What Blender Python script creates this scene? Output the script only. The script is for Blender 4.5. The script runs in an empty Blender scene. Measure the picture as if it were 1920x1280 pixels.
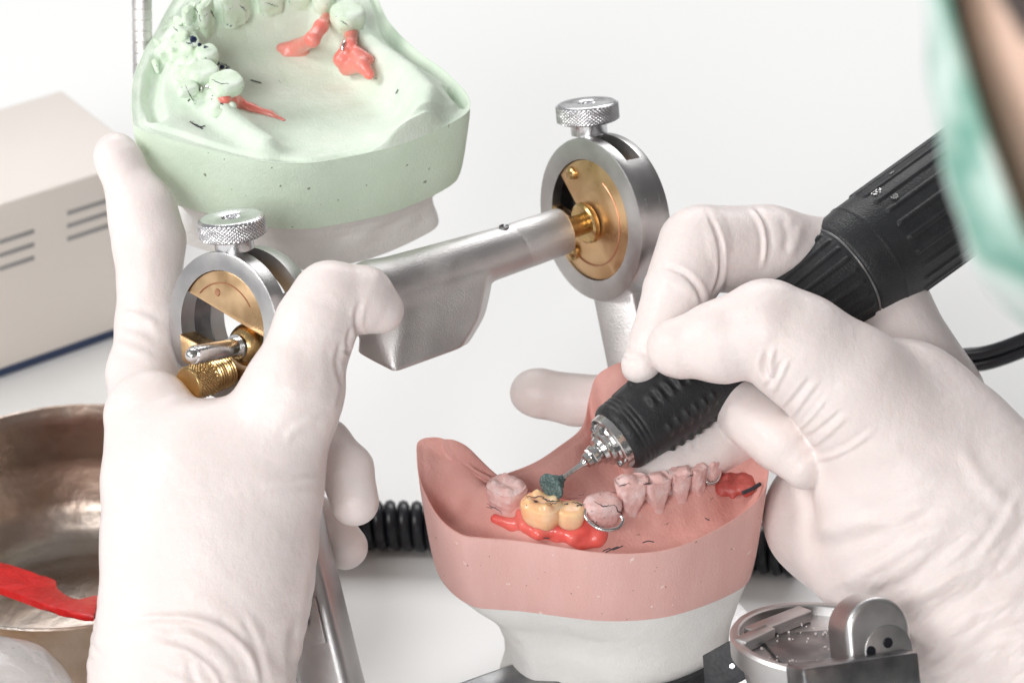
import bpy, bmesh, math
import numpy as np
from mathutils import Vector, Matrix

# ------------------------------------------------------------------ camera, light, exposure
U = 0.00013            # metres per working unit
PITCH = math.radians(32)
D = 5333.333           # focus distance in working units
ZT = -800.0            # table height in working units
CP, SP = math.cos(PITCH), math.sin(PITCH)
scene = bpy.context.scene
cd = bpy.data.cameras.new('camera'); cam = bpy.data.objects.new('camera', cd)
scene.collection.objects.link(cam); scene.camera = cam
cd.sensor_width = 36; cd.lens = 100; cd.clip_start = 0.01; cd.clip_end = 50
cam.location = (0, -D * CP * U, (D * SP - ZT) * U)
cam.rotation_euler = (math.pi / 2 - PITCH, 0, 0)
cd.dof.use_dof = True; cd.dof.focus_distance = D * U; cd.dof.aperture_fstop = 17

world = bpy.data.worlds.new('World'); scene.world = world; world.use_nodes = True
wn = world.node_tree; wn.nodes.clear()
wo = wn.nodes.new('ShaderNodeOutputWorld'); wb = wn.nodes.new('ShaderNodeBackground')
tc = wn.nodes.new('ShaderNodeTexCoord'); sx = wn.nodes.new('ShaderNodeSeparateXYZ')
rp = wn.nodes.new('ShaderNodeValToRGB')
wn.links.new(tc.outputs['Generated'], sx.inputs[0])
mp = wn.nodes.new('ShaderNodeMath'); mp.operation = 'MULTIPLY_ADD'; mp.inputs[1].default_value = 0.5; mp.inputs[2].default_value = 0.5
wn.links.new(sx.outputs['X'], mp.inputs[0]); wn.links.new(mp.outputs[0], rp.inputs[0])
e = rp.color_ramp.elements
e[0].position = 0.0; e[0].color = (0.95, 0.97, 1.0, 1)
e[1].position = 1.0; e[1].color = (0.26, 0.25, 0.25, 1)
m_ = rp.color_ramp.elements.new(0.5); m_.color = (0.62, 0.61, 0.60, 1)
wn.links.new(rp.outputs[0], wb.inputs['Color']); wb.inputs['Strength'].default_value = 0.44
wn.links.new(wb.outputs[0], wo.inputs[0])

def area(name, loc, target, size, power, color=(1, 1, 1)):
    l = bpy.data.lights.new(name, 'AREA'); l.shape = 'RECTANGLE'; l.size = size[0]; l.size_y = size[1]
    l.energy = power; l.color = color
    o = bpy.data.objects.new(name, l); scene.collection.objects.link(o); o.location = loc
    o.rotation_euler = (Vector(target) - Vector(loc)).to_track_quat('-Z', 'Y').to_euler()
    return o
area('softbox_key', (-0.80, -0.22, 0.74), (0.0, 0.0, 0.08), (0.32, 0.32), 4.9, (1, 0.985, 0.965))
area('softbox_overhead', (0.10, 1.25, 1.1), (0.05, 0.42, 0.0), (1.4, 0.7), 14.5)
area('softbox_front', (-0.45, -1.35, 0.85), (0.0, 0.0, 0.1), (0.6, 0.5), 13)
scene.view_settings.view_transform = 'Standard'; scene.view_settings.look = 'None'
scene.view_settings.exposure = 0.06; scene.view_settings.gamma = 1
scene.view_settings.use_curve_mapping = False
scene.cycles.max_bounces = 10; scene.cycles.transmission_bounces = 8
scene.cycles.use_denoising = True

# ------------------------------------------------------------------ coordinate helpers
A = np.array
def P(px, py, d=0.0):
    s = (D + d) / D
    return A([(px - 960) * s, -(py - 640) * s, d], float)
MC = A([[1, 0, 0], [0, SP, CP], [0, CP, -SP]], float)     # row vectors: x, up, away  -> world axes
def c2w(c): return np.asarray(c, float) @ MC
def w2c(w): return np.asarray(w, float) @ MC.T
def W(px, py, d=0.0): return c2w(P(px, py, d))
def onplane(px, py, O, n):
    """point where the ray through a photo point meets the plane (O, n), world units"""
    cw = c2w(A([0, 0, -D])); r = c2w(P(px, py, 0)) - cw
    t = np.dot(A(O) - cw, n) / np.dot(r, n)
    return cw + r * t
def unit(v): v = np.asarray(v, float); return v / np.linalg.norm(v)
def CV(x, y, toward): return c2w(unit(A([x, y, -toward])))  # direction given as right, up, towards camera
def perp(n):
    n = unit(n); a = A([0, 0, 1.0]) if abs(n[2]) < 0.9 else A([1.0, 0, 0])
    e1 = unit(np.cross(n, a)); return e1, np.cross(n, e1)
UP = A([0, 0, 1.0])
def spline(pts, n, closed=False):
    p = np.asarray(pts, float); m = len(p)
    if closed: idx = lambda i: p[i % m]; segs = m
    else: idx = lambda i: p[min(max(i, 0), m - 1)]; segs = m - 1
    out = []
    sub = 24
    for i in range(segs):
        a, b, c, d = idx(i - 1), idx(i), idx(i + 1), idx(i + 2)
        for k in range(sub):
            t = k / sub
            out.append(0.5 * ((2 * b) + (c - a) * t + (2 * a - 5 * b + 4 * c - d) * t * t + (3 * b - a - 3 * c + d) * t ** 3))
    if closed: out.append(out[0])
    else: out.append(p[-1])
    out = A(out); L = np.r_[0, np.cumsum(np.linalg.norm(np.diff(out, axis=0), axis=1))]
    s = np.linspace(0, L[-1], n + 1 if closed else n)
    if closed: s = s[:-1]
    return np.stack([np.interp(s, L, out[:, k]) for k in range(out.shape[1])], 1)
def wob(p, f, seed=0):
    """smooth pseudo noise, about -1..1"""
    rs = np.random.RandomState(seed); r = np.zeros(len(p))
    for k in range(5):
        q = rs.normal(size=(3, 3)); 
        r += np.sin(p @ q[0] * f * (1 + .35 * k) + rs.uniform(0, 6)) * np.sin(p @ q[1] * f * (1 + .35 * k) + rs.uniform(0, 6))
    return r / 2.2
def sstep(a, b, x):
    t = np.clip((x - a) / (b - a), 0, 1); return t * t * (3 - 2 * t)
def dpoly(x, y, poly):
    p = np.asarray(poly, float); best = np.full(np.shape(x), 1e9); par = np.zeros(np.shape(x))
    for i in range(len(p) - 1):
        ax, ay = p[i][:2]; bx, by = p[i + 1][:2]; vx, vy = bx - ax, by - ay
        t = np.clip(((x - ax) * vx + (y - ay) * vy) / (vx * vx + vy * vy + 1e-9), 0, 1)
        dd = np.hypot(x - ax - t * vx, y - ay - t * vy); m = dd < best
        best = np.where(m, dd, best); par = np.where(m, i + t, par)
    return best, par / (len(p) - 1)

# ------------------------------------------------------------------ object helpers
def new_root(name, label, cat, loc_w, group=None):
    o = bpy.data.objects.new(name, None); scene.collection.objects.link(o)
    o.empty_display_size = 0.01
    o.location = (loc_w[0] * U, loc_w[1] * U, (loc_w[2] - ZT) * U)
    o['label'] = label; o['category'] = cat
    if group: o['group'] = group
    return o
def world_loc(o):
    l = A(o.location)
    return l if o.parent is None else l + world_loc(o.parent)
def fin(name, V, F, mat, parent=None, origin=None, sharp=35, merge=True, label=None, cat=None, kind=None, group=None, midx=None, recalc=True):
    V = np.asarray(V, float); o0 = V.mean(0) if origin is None else np.asarray(origin, float)
    me = bpy.data.meshes.new(name)
    me.from_pydata(((V - o0) * U).tolist(), [], [tuple(f) for f in F])
    if midx is not None: me.polygons.foreach_set('material_index', np.asarray(midx, dtype=np.int32))
    if recalc or merge:
        bm = bmesh.new(); bm.from_mesh(me)
        if merge: bmesh.ops.remove_doubles(bm, verts=bm.verts, dist=U * 0.05)
        if recalc: bmesh.ops.recalc_face_normals(bm, faces=bm.faces)
        bm.to_mesh(me); bm.free()
    me.polygons.foreach_set('use_smooth', [True] * len(me.polygons))
    if sharp: me.set_sharp_from_angle(angle=math.radians(sharp))
    for m in (mat if isinstance(mat, (list, tuple)) else [mat]): me.materials.append(m)
    me.update()
    ob = bpy.data.objects.new(name, me); scene.collection.objects.link(ob)
    wl = A([o0[0] * U, o0[1] * U, (o0[2] - ZT) * U])
    if parent is not None: ob.parent = parent; ob.location = wl - world_loc(parent)
    else: ob.location = wl
    if label: ob['label'] = label
    if cat: ob['category'] = cat
    if kind: ob['kind'] = kind
    if group: ob['group'] = group
    return ob
def join(*parts):
    V, F, n = [], [], 0
    for v, f in parts:
        V.append(np.asarray(v, float)); F += [tuple(i + n for i in q) for q in f]; n += len(v)
    return np.concatenate(V), F
def gridfaces(r, c, closed=True):
    F = []
    for i in range(r - 1):
        for j in range(c if closed else c - 1):
            k = (j + 1) % c; F.append((i * c + j, i * c + k, (i + 1) * c + k, (i + 1) * c + j))
    return F
def lathe(prof, O, ax, n=64, disp=None, a0=0, a1=None, ref=None):
    """prof (t, r) along axis; all world units"""
    ax = unit(ax); O = A(O, float)
    if ref is None: e1, e2 = perp(ax)
    else: e1 = unit(A(ref) - np.dot(ref, ax) * ax); e2 = np.cross(ax, e1)
    closed = a1 is None
    th = np.linspace(0, 2 * np.pi, n, endpoint=False) if closed else np.linspace(a0, a1, n)
    pr = A(prof, float); T, TH = np.meshgrid(pr[:, 0], th, indexing='ij'); R = np.repeat(pr[:, 1:2], n, 1)
    if disp is not None: R = R + disp(T, TH)
    V = O + T[..., None] * ax + (R * np.cos(TH))[..., None] * e1 + (R * np.sin(TH))[..., None] * e2
    V = V.reshape(-1, 3); F = gridfaces(len(pr), n, closed)
    return V, F
def dense(prof, step):
    pr = A(prof, float); out = []
    for a, b in zip(pr[:-1], pr[1:]):
        k = max(1, int(np.ceil(np.linalg.norm(b - a) / step)))
        for i in range(k): out.append(a + (b - a) * i / k)
    out.append(pr[-1]); return A(out)
def tube(pts, r, n=10, seg=80, closed=False, sp=True):
    p = spline(pts, seg, closed) if sp else A(pts, float); m = len(p)
    T = np.gradient(p, axis=0)
    if closed: T = np.roll(p, -1, 0) - np.roll(p, 1, 0)
    T /= np.linalg.norm(T, axis=1)[:, None] + 1e-12
    N = np.zeros_like(p); u = perp(T[0])[0]
    for i in range(m):
        u = u - np.dot(u, T[i]) * T[i]; u = unit(u); N[i] = u
    B = np.cross(T, N); th = np.linspace(0, 2 * np.pi, n, endpoint=False)
    rr = np.full(m, r, float) if np.isscalar(r) else np.interp(np.linspace(0, 1, m), np.linspace(0, 1, len(r)), r)
    V = p[:, None] + rr[:, None, None] * (np.cos(th)[None, :, None] * N[:, None] + np.sin(th)[None, :, None] * B[:, None])
    F = gridfaces(m, n); V = V.reshape(-1, 3)
    if closed: F += [((m - 1) * n + j, (m - 1) * n + (j + 1) % n, (j + 1) % n, j) for j in range(n)]
    else: F += [tuple(range(n))[::-1], tuple(range((m - 1) * n, m * n))]
    return V, F
def box(O, X, Y, Z, hx, hy, hz, bev=0, seg=2):
    """centre, unit axes, half sizes"""
    bm = bmesh.new(); bmesh.ops.create_cube(bm, size=2)
    for v in bm.verts: v.co = Vector((v.co.x * hx, v.co.y * hy, v.co.z * hz))
    if bev: bmesh.ops.bevel(bm, geom=bm.edges[:], offset=bev, segments=seg, affect='EDGES', profile=0.5)
    bm.verts.index_update()
    V = A([tuple(v.co) for v in bm.verts]); F = [tuple(v.index for v in f.verts) for f in bm.faces]; bm.free()
    return A(O) + V[:, :1] * A(X) + V[:, 1:2] * A(Y) + V[:, 2:] * A(Z), F
def prism(outl, O, X, Y, N, t, bev=0, seg=2):
    """outline (x,y) in plane X,Y extruded by t along N, bevelled"""
    bm = bmesh.new(); vs = [bm.verts.new((x, y, 0)) for x, y in outl]; f = bm.faces.new(vs)
    r = bmesh.ops.extrude_face_region(bm, geom=[f])
    for v in r['geom']:
        if isinstance(v, bmesh.types.BMVert): v.co.z += t
    if bev:
        eds = [e for e in bm.edges if abs(e.verts[0].co.z - e.verts[1].co.z) < 1e-6]
        bmesh.ops.bevel(bm, geom=eds, offset=bev, segments=seg, affect='EDGES', profile=0.5)
    bm.verts.index_update()
    V = A([tuple(v.co) for v in bm.verts]); F = [tuple(v.index for v in f.verts) for f in bm.faces]; bm.free()
    return A(O) + V[:, :1] * A(X) + V[:, 1:2] * A(Y) + V[:, 2:] * A(N), F

# surface nets on a distance field in camera-aligned coordinates
def smin(a, b, k):
    h = np.clip(0.5 + 0.5 * (b - a) / k, 0, 1); return b + (a - b) * h - k * h * (1 - h)
class Field:
    def __init__(s, lo, hi, h):
        s.h = h; s.lo = A(lo, float); s.n = [int((hi[i] - lo[i]) / h) + 1 for i in range(3)]
        s.ax = [s.lo[i] + h * np.arange(s.n[i], dtype=np.float32) for i in range(3)]
        s.F = np.full(s.n, 60.0, np.float32)
    def box(s, lo, hi):
        sl = []
        for i in range(3):
            a = max(0, int((lo[i] - s.lo[i]) / s.h)); b = min(s.n[i], int((hi[i] - s.lo[i]) / s.h) + 2)
            sl.append(slice(a, max(a, b)))
        X, Y, Z = np.meshgrid(*[s.ax[i][sl[i]] for i in range(3)], indexing='ij', sparse=True)
        return tuple(sl), X, Y, Z
    def cone(s, a, ra, b, rb, k=20, q=1.0):
        m = max(ra, rb) * max(1, q) + k + 8
        lo = np.minimum(a, b) - m; hi = np.maximum(a, b) + m
        sl, X, Y, Z = s.box(lo, hi)
        if s.F[sl].size == 0: return
        v = b - a; L = np.dot(v, v) + 1e-6
        t = np.clip(((X - a[0]) * v[0] + (Y - a[1]) * v[1] + (Z - a[2]) * v[2]) / L, 0, 1)
        d = np.sqrt((X - a[0] - t * v[0]) ** 2 + (Y - a[1] - t * v[1]) ** 2 + ((Z - a[2] - t * v[2]) / q) ** 2) - (ra + (rb - ra) * t)
        s.F[sl] = smin(s.F[sl], d.astype(np.float32), k)
    def chain(s, js, k=20, q=1.0):
        for (x0, y0, d0, r0), (x1, y1, d1, r1) in zip(js[:-1], js[1:]):
            s.cone(P(x0, y0, d0), r0 * (D + d0) / D, P(x1, y1, d1), r1 * (D + d1) / D, k, q)
    def rbox(s, O, X_, Y_, Z_, h, r, k=10):
        m = np.linalg.norm(h) + r + k + 4; sl, X, Y, Z = s.box(O - m, O + m)
        q = []
        for ax_, hh in zip((X_, Y_, Z_), h):
            q.append(np.abs((X - O[0]) * ax_[0] + (Y - O[1]) * ax_[1] + (Z - O[2]) * ax_[2]) - hh + r)
        d = np.sqrt(sum(np.maximum(c, 0) ** 2 for c in q)) + np.minimum(np.maximum(np.maximum(q[0], q[1]), q[2]), 0) - r
        s.F[sl] = smin(s.F[sl], d.astype(np.float32), k)
    def hull(s, pts, k=12, r=6):
        bm = bmesh.new()
        for p in pts: bm.verts.new(tuple(p))
        bmesh.ops.convex_hull(bm, input=bm.verts[:]); c = A(pts).mean(0); pl = []
        bmesh.ops.recalc_face_normals(bm, faces=bm.faces)
        for fc in bm.faces:
            n = A(fc.normal); o = A(fc.verts[0].co)
            if np.dot(n, o - c) < 0: n = -n
            pl.append((n, np.dot(n, o)))
        bm.free(); sl, X, Y, Z = s.box(A(pts).min(0) - k - 8, A(pts).max(0) + k + 8); d = None
        for n, o in pl:
            q = (X * n[0] + Y * n[1] + Z * n[2] - o + r).astype(np.float32); d = q if d is None else -smin(-d, -q, r)
        s.F[sl] = smin(s.F[sl], d - r, k)
    def mesh(s, smooth=2):
        F = s.F; S = F < 0
        cnt = np.zeros([n - 1 for n in F.shape], np.uint8)
        cs = [(a, b, c) for a in (0, 1) for b in (0, 1) for c in (0, 1)]
        for a, b, c in cs: cnt += S[a:F.shape[0] - 1 + a, b:F.shape[1] - 1 + b, c:F.shape[2] - 1 + c]
        act = (cnt > 0) & (cnt < 8); I = np.argwhere(act); idx = np.full(act.shape, -1, np.int64); idx[act] = np.arange(len(I))
        acc = np.zeros((len(I), 3)); w = np.zeros(len(I))
        for p in cs:
            for ax in range(3):
                if p[ax]: continue
                q = list(p); q[ax] = 1
                fp = F[I[:, 0] + p[0], I[:, 1] + p[1], I[:, 2] + p[2]].astype(float); fq = F[I[:, 0] + q[0], I[:, 1] + q[1], I[:, 2] + q[2]].astype(float)
                m = (fp < 0) != (fq < 0); t = fp[m] / (fp[m] - fq[m])
                pos = np.tile(A(p, float), (m.sum(), 1)); pos[:, ax] += t
                acc[m] += pos; w[m] += 1
        V = s.lo + (I + acc / w[:, None]) * s.h
        Q = []
        for ax in range(3):
            sl0 = [slice(1, -1)] * 3; sl1 = [slice(1, -1)] * 3
            sl0[ax] = slice(0, -1); sl1[ax] = slice(1, None)
            m = S[tuple(sl0)] != S[tuple(sl1)]; L = np.argwhere(m)
            L = L + A([0 if i == ax else 1 for i in range(3)])
            o1, o2 = [i for i in range(3) if i != ax]
            def c(a, b):
                K = L.copy(); K[:, o1] -= a; K[:, o2] -= b; return idx[K[:, 0], K[:, 1], K[:, 2]]
            q = np.stack([c(1, 1), c(0, 1), c(0, 0), c(1, 0)], 1)
            fl = S[tuple(sl0)][m]
            if ax == 1: fl = ~fl
            q[fl] = q[fl][:, ::-1]; Q.append(q)
        Q = np.concatenate(Q)
        for _ in range(smooth): V = lap(V, Q, 0.5)
        return V, Q
def lap(V, Q, f):
    E = np.concatenate([Q[:, [0, 1]], Q[:, [1, 2]], Q[:, [2, 3]], Q[:, [3, 0]]]); n = len(V)
    c = np.bincount(E[:, 0], minlength=n) + np.bincount(E[:, 1], minlength=n)
    o = np.zeros_like(V)
    for k in range(3):
        o[:, k] = np.bincount(E[:, 0], V[E[:, 1], k], n) + np.bincount(E[:, 1], V[E[:, 0], k], n)
    return V * (1 - f) + f * o / np.maximum(c, 1)[:, None]
def vnorm(V, Q):
    fn = np.cross(V[Q[:, 2]] - V[Q[:, 0]], V[Q[:, 3]] - V[Q[:, 1]]); n = np.zeros_like(V)
    for j in range(4):
        for k in range(3): n[:, k] += np.bincount(Q[:, j], fn[:, k], len(V))
    return n / (np.linalg.norm(n, axis=1)[:, None] + 1e-9)
def creases(V, Q, cr):
    """V in camera-aligned coords; each crease: photo points, width, depth (negative = ridge)"""
    n = vnorm(V, Q)
    ctr = V.mean(0)
    s = (D + V[:, 2]) / D; px = 960 + V[:, 0] / s; py = 640 - V[:, 1] / s
    disp = np.zeros(len(V)); front = sstep(0.0, 0.3, np.abs(n[:, 2]))
    sg = 1.0
    # outward orientation test
    far = np.argmin(V[:, 2])
    if n[far, 2] > 0: n = -n
    front = sstep(-0.05, 0.3, -n[:, 2])
    for pts, w, dep in cr:
        d, t = dpoly(px, py, spline(A(pts, float), 14))
        fade = sstep(0, .2, t) * sstep(1, .8, t) * 0.85 + 0.15
        disp -= dep * fade * (np.exp(-(d / w) ** 2) - 0.45 * np.exp(-((d - 1.9 * w) / (1.1 * w)) ** 2))
    return V + n * (disp * front)[:, None]

# ------------------------------------------------------------------ materials
def mat(name, base, rough=0.5, metal=0.0, base2=None, cscale=60, cdetail=4, cpos=(0.4, 0.65), bump=0.0, bscale=600, bdetail=6,
        sss=0.0, srad=(1, .5, .4), sscale=0.002, trans=0.0, ior=1.45, coat=0.0, rvar=0.0, stretch=None, spec=0.5, speck=None, bump2=None, thinface=None):
    m = bpy.data.materials.new(name); m.use_nodes = True; nt = m.node_tree; N = nt.nodes; L = nt.links
    b = N['Principled BSDF']; tc = N.new('ShaderNodeTexCoord'); co = tc.outputs['Object']
    if stretch:
        mp = N.new('ShaderNodeMapping'); mp.inputs['Scale'].default_value = stretch; L.new(co, mp.inputs[0]); co2 = mp.outputs[0]
    else: co2 = co
    b.inputs['Roughness'].default_value = rough; b.inputs['Metallic'].default_value = metal
    b.inputs['IOR'].default_value = ior; b.inputs['Specular IOR Level'].default_value = spec
    b.inputs['Coat Weight'].default_value = coat; b.inputs['Transmission Weight'].default_value = trans
    def noise(sc, det, vec):
        n = N.new('ShaderNodeTexNoise'); n.inputs['Scale'].default_value = sc; n.inputs['Detail'].default_value = det
        L.new(vec, n.inputs['Vector']); return n
    col = None
    if base2 is not None:
        n = noise(cscale, cdetail, co2); r = N.new('ShaderNodeValToRGB'); L.new(n.outputs['Fac'], r.inputs[0])
        r.color_ramp.elements[0].position = cpos[0]; r.color_ramp.elements[0].color = (*base, 1)
        r.color_ramp.elements[1].position = cpos[1]; r.color_ramp.elements[1].color = (*base2, 1)
        col = r.outputs[0]
        if rvar:
            mr = N.new('ShaderNodeMapRange'); L.new(n.outputs['Fac'], mr.inputs[0]); mr.inputs[1].default_value = .35; mr.inputs[2].default_value = .65
            mr.inputs[3].default_value = max(0, rough - rvar); mr.inputs[4].default_value = rough + rvar; L.new(mr.outputs[0], b.inputs['Roughness'])
    for (sc, thr, sc_col) in ([] if speck is None else speck if isinstance(speck, list) else [speck]):
        n = noise(sc, 2, co); r = N.new('ShaderNodeValToRGB'); L.new(n.outputs['Fac'], r.inputs[0])
        r.color_ramp.elements[0].position = thr; r.color_ramp.elements[0].color = (0, 0, 0, 1)
        r.color_ramp.elements[1].position = thr + .025; r.color_ramp.elements[1].color = (1, 1, 1, 1)
        mx = N.new('ShaderNodeMix'); mx.data_type = 'RGBA'; L.new(r.outputs[0], mx.inputs[0])
        if col is not None: L.new(col, mx.inputs[6])
        else: mx.inputs[6].default_value = (*base, 1)
        mx.inputs[7].default_value = (*sc_col, 1); col = mx.outputs[2]
    if col is not None: L.new(col, b.inputs['Base Color'])
    else: b.inputs['Base Color'].default_value = (*base, 1)
    last = None
    for bb in ([(bump, bscale, bdetail, co2)] if bump else []) + ([(*bump2, co)] if bump2 else []):
        n = noise(bb[1], bb[2], bb[3]); bp = N.new('ShaderNodeBump'); bp.inputs['Strength'].default_value = 1.0
        bp.inputs['Distance'].default_value = bb[0] * U; L.new(n.outputs['Fac'], bp.inputs['Height'])
        if last: L.new(last.outputs[0], bp.inputs['Normal'])
        last = bp
    if last: L.new(last.outputs[0], b.inputs['Normal'])
    if sss:
        b.inputs['Subsurface Weight'].default_value = sss; b.inputs['Subsurface Radius'].default_value = srad; b.inputs['Subsurface Scale'].default_value = sscale
    return m
M = {}
M['table'] = mat('white_table', (0.86, 0.86, 0.855), 0.5, bump=1.0, bscale=200)
M['glove'] = mat('latex_glove', (0.82, 0.73, 0.705), 0.36, base2=(0.84, 0.76, 0.74), cscale=40, bump=1.6, bscale=420, sss=0.25, srad=(1, .55, .45), sscale=0.0015, bump2=(0.5, 2600, 3), spec=.35)
M['pink'] = mat('pink_dental_stone', (0.74, 0.44, 0.40), 0.72, base2=(0.76, 0.465, 0.43), cscale=110, cdetail=8, bump=.5, bscale=500, stretch=(2.2, 2.2, 0.35), bump2=(1.0, 2200, 4), speck=[(420, .725, (0.85, .66, .62)), (600, .74, (.30, .15, .13))], sss=.08, sscale=.001)
M['pinktop'] = mat('pink_dental_stone_cast_face', (0.66, 0.33, 0.29), 0.66, base2=(0.71, 0.38, 0.335), cscale=120, cdetail=8, bump=2.5, bscale=160, bump2=(1.5, 1200, 5), spec=.4)
M['pinktooth'] = mat('pink_dental_stone_tooth', (0.72, 0.44, 0.41), 0.6, base2=(0.80, 0.60, 0.58), cscale=330, cdetail=8, bump=4, bscale=260, bump2=(1.5, 1500, 4), speck=(900, .70, (0.10, .08, .10)))
M['green'] = mat('green_dental_stone', (0.68, 0.81, 0.65), 0.7, base2=(0.72, 0.84, 0.69), cscale=90, cdetail=6, bump=1.2, bscale=400, speck=[(700, .72, (0.75, .82, .70)), (430, .725, (.24, .28, .20))], bump2=(1, 2000, 3))
M['greentop'] = mat('green_dental_stone_dusty_face', (0.69, 0.79, 0.67), 0.8, base2=(0.76, 0.83, 0.73), cscale=110, cdetail=8, bump=4, bscale=160, bump2=(1.2, 1400, 4))
M['greentooth'] = mat('green_dental_stone_tooth', (0.66, 0.79, 0.61), 0.7, base2=(0.80, 0.88, 0.78), cscale=220, cdetail=8, bump=4, bscale=240, speck=(1100, .70, (0.03, .06, .12)))
M['plaster'] = mat('white_plaster', (0.80, 0.78, 0.755), 0.75, base2=(0.84, 0.83, 0.81), cscale=60, cdetail=8, bump=5, bscale=120, bump2=(1.2, 1500, 5))
M['steel'] = mat('cast_steel', (0.52, 0.51, 0.51), 0.38, 1.0, base2=(0.62, 0.61, 0.605), cscale=90, cdetail=8, bump=.35, bscale=2600, rvar=.06)
M['cast'] = mat('satin_cast_steel', (0.64, 0.62, 0.615), 0.46, 1.0, base2=(0.74, 0.72, 0.71), cscale=70, cdetail=10, bump=.9, bscale=2400, rvar=.08)
M['darkwax'] = mat('torn_red_wax_shaded', (0.42, 0.07, 0.06), 0.35, base2=(0.55, 0.14, 0.12), cscale=200, bump=6, bscale=300, sss=.4, srad=(1, .3, .2), sscale=.002)  # red wax with the shade under the hand put into its colour
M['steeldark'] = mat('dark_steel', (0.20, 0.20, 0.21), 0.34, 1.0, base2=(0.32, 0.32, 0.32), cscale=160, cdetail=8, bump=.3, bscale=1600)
M['chrome'] = mat('bright_steel', (0.72, 0.71, 0.70), 0.16, 1.0, base2=(0.62, 0.61, 0.6), cscale=300, bump=.4, bscale=1500)
M['knurl'] = mat('knurled_steel', (0.68, 0.68, 0.69), 0.26, 1.0, base2=(0.58, 0.58, 0.6), cscale=300, bump=.5, bscale=1500)
M['brass'] = mat('worn_brass', (0.70, 0.45, 0.24), 0.34, 1.0, base2=(0.80, 0.56, 0.33), cscale=130, cdetail=8, bump=.3, bscale=900, rvar=.08)
M['goldbrass'] = mat('polished_brass', (0.62, 0.42, 0.19), 0.24, 1.0, base2=(0.50, 0.34, 0.16), cscale=200, cdetail=8, bump=.8, bscale=700)
M['copper'] = mat('copper_rivet', (0.62, 0.32, 0.2), 0.4, 1.0)
M['rubber'] = mat('black_rubber', (0.018, 0.019, 0.021), 0.42, base2=(0.024, 0.025, 0.027), cscale=200, bump=1.2, bscale=1800, bdetail=3, spec=.4)
M['blackpl'] = mat('black_plastic_cord', (0.012, 0.013, 0.018), 0.3, spec=.5)
M['bur'] = mat('green_abrasive_stone', (0.05, 0.09, 0.09), 0.85, base2=(0.16, 0.22, 0.21), cscale=1600, bump=1.5, bscale=2200)
M['acrylic'] = mat('ivory_acrylic_tooth', (0.88, 0.51, 0.27), 0.22, base2=(0.90, 0.63, 0.41), cscale=150, sss=.7, srad=(1, .6, .25), sscale=.003, speck=(1300, .715, (0.04, .04, .05)), spec=.5)
M['redwax'] = mat('red_wax', (0.85, 0.19, 0.16), 0.25, base2=(0.80, 0.12, 0.10), cscale=160, bump=4, bscale=160, sss=.6, srad=(1, .3, .2), sscale=.003, coat=.3)
M['bowlwax'] = mat('deep_red_wax_sheet', (0.72, 0.022, 0.022), 0.3, base2=(0.60, 0.02, 0.02), cscale=120, bump=8, bscale=140, sss=.15, srad=(1, .2, .2), sscale=.001)
M['coralwax'] = mat('coral_wax', (0.86, 0.22, 0.18), 0.3, base2=(0.86, 0.32, 0.27), cscale=120, bump=5, bscale=180, sss=.5, srad=(1, .3, .2), sscale=.002, coat=.2)
M['pencil'] = mat('pencil_mark', (0.04, 0.04, 0.05), 0.6)
M['blueink'] = mat('blue_articulating_ink', (0.006, 0.016, 0.06), 0.3)
M['beige'] = mat('beige_enamel_case', (0.76, 0.70, 0.65), 0.5, base2=(0.74, 0.68, 0.63), cscale=20, bump=.8, bscale=900)
M['ventdark'] = mat('vent_slot', (0.30, 0.29, 0.285), 0.7)
M['navy'] = mat('navy_base_and_shadow', (0.03, 0.05, 0.11), 0.5)  # base strip; the box's bluish shadow is put into this colour
M['bowl'] = mat('stained_steel_bowl', (0.46, 0.41, 0.37), 0.32, 1.0, base2=(0.30, 0.21, 0.16), cscale=26, cdetail=6, cpos=(.42, .62), bump=2, bscale=200, rvar=.1)
M['rust'] = mat('browned_outer_steel', (0.42, 0.26, 0.15), 0.5, 0.6, base2=(0.60, 0.47, 0.36), cscale=50, cdetail=8, bump=2, bscale=400)
M['clear'] = mat('clear_plastic', (0.97, 0.96, 0.96), 0.12, trans=.75, ior=1.25, bump=8, bscale=60)
M['skin'] = mat('skin', (0.76, 0.52, 0.41), 0.5, base2=(0.80, 0.56, 0.45), cscale=30, sss=.2, srad=(1, .35, .2), sscale=.004, bump=2, bscale=500)
M['hair'] = mat('dark_hair', (0.035, 0.022, 0.018), 0.45, base2=(0.06, .04, .03), cscale=900, bump=12, bscale=300, stretch=(.2, 1, 4))
M['mask'] = mat('surgical_mask_fabric', (0.17, 0.36, 0.29), 0.8, base2=(0.56, 0.68, 0.63), cscale=75, cdetail=2, cpos=(.36, .56), bump=3, bscale=900)  # mottle puts pleat shadows and light through the cloth into the colour
M['mask_edge_and_light'] = mat('surgical_mask_binding_and_light', (0.58, 0.63, 0.61), 0.8, bump=2, bscale=900)  # white bindings; also paints the light along the mask's outer fold
M['blackmetal'] = mat('black_mounting_strap', (0.018, 0.019, 0.022), 0.5, base2=(.03, .03, .033), cscale=500, bump=1, bscale=900)
M['dust'] = mat('stone_dust', (0.75, 0.68, 0.66), 0.9)

# ------------------------------------------------------------------ setting
t = 30000
fin('table', A([[-t, -t, ZT], [t, -t, ZT], [t, t, ZT], [-t, t, ZT]]), [(0, 1, 2, 3)], M['table'], kind='structure', origin=(0, 0, ZT))

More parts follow.
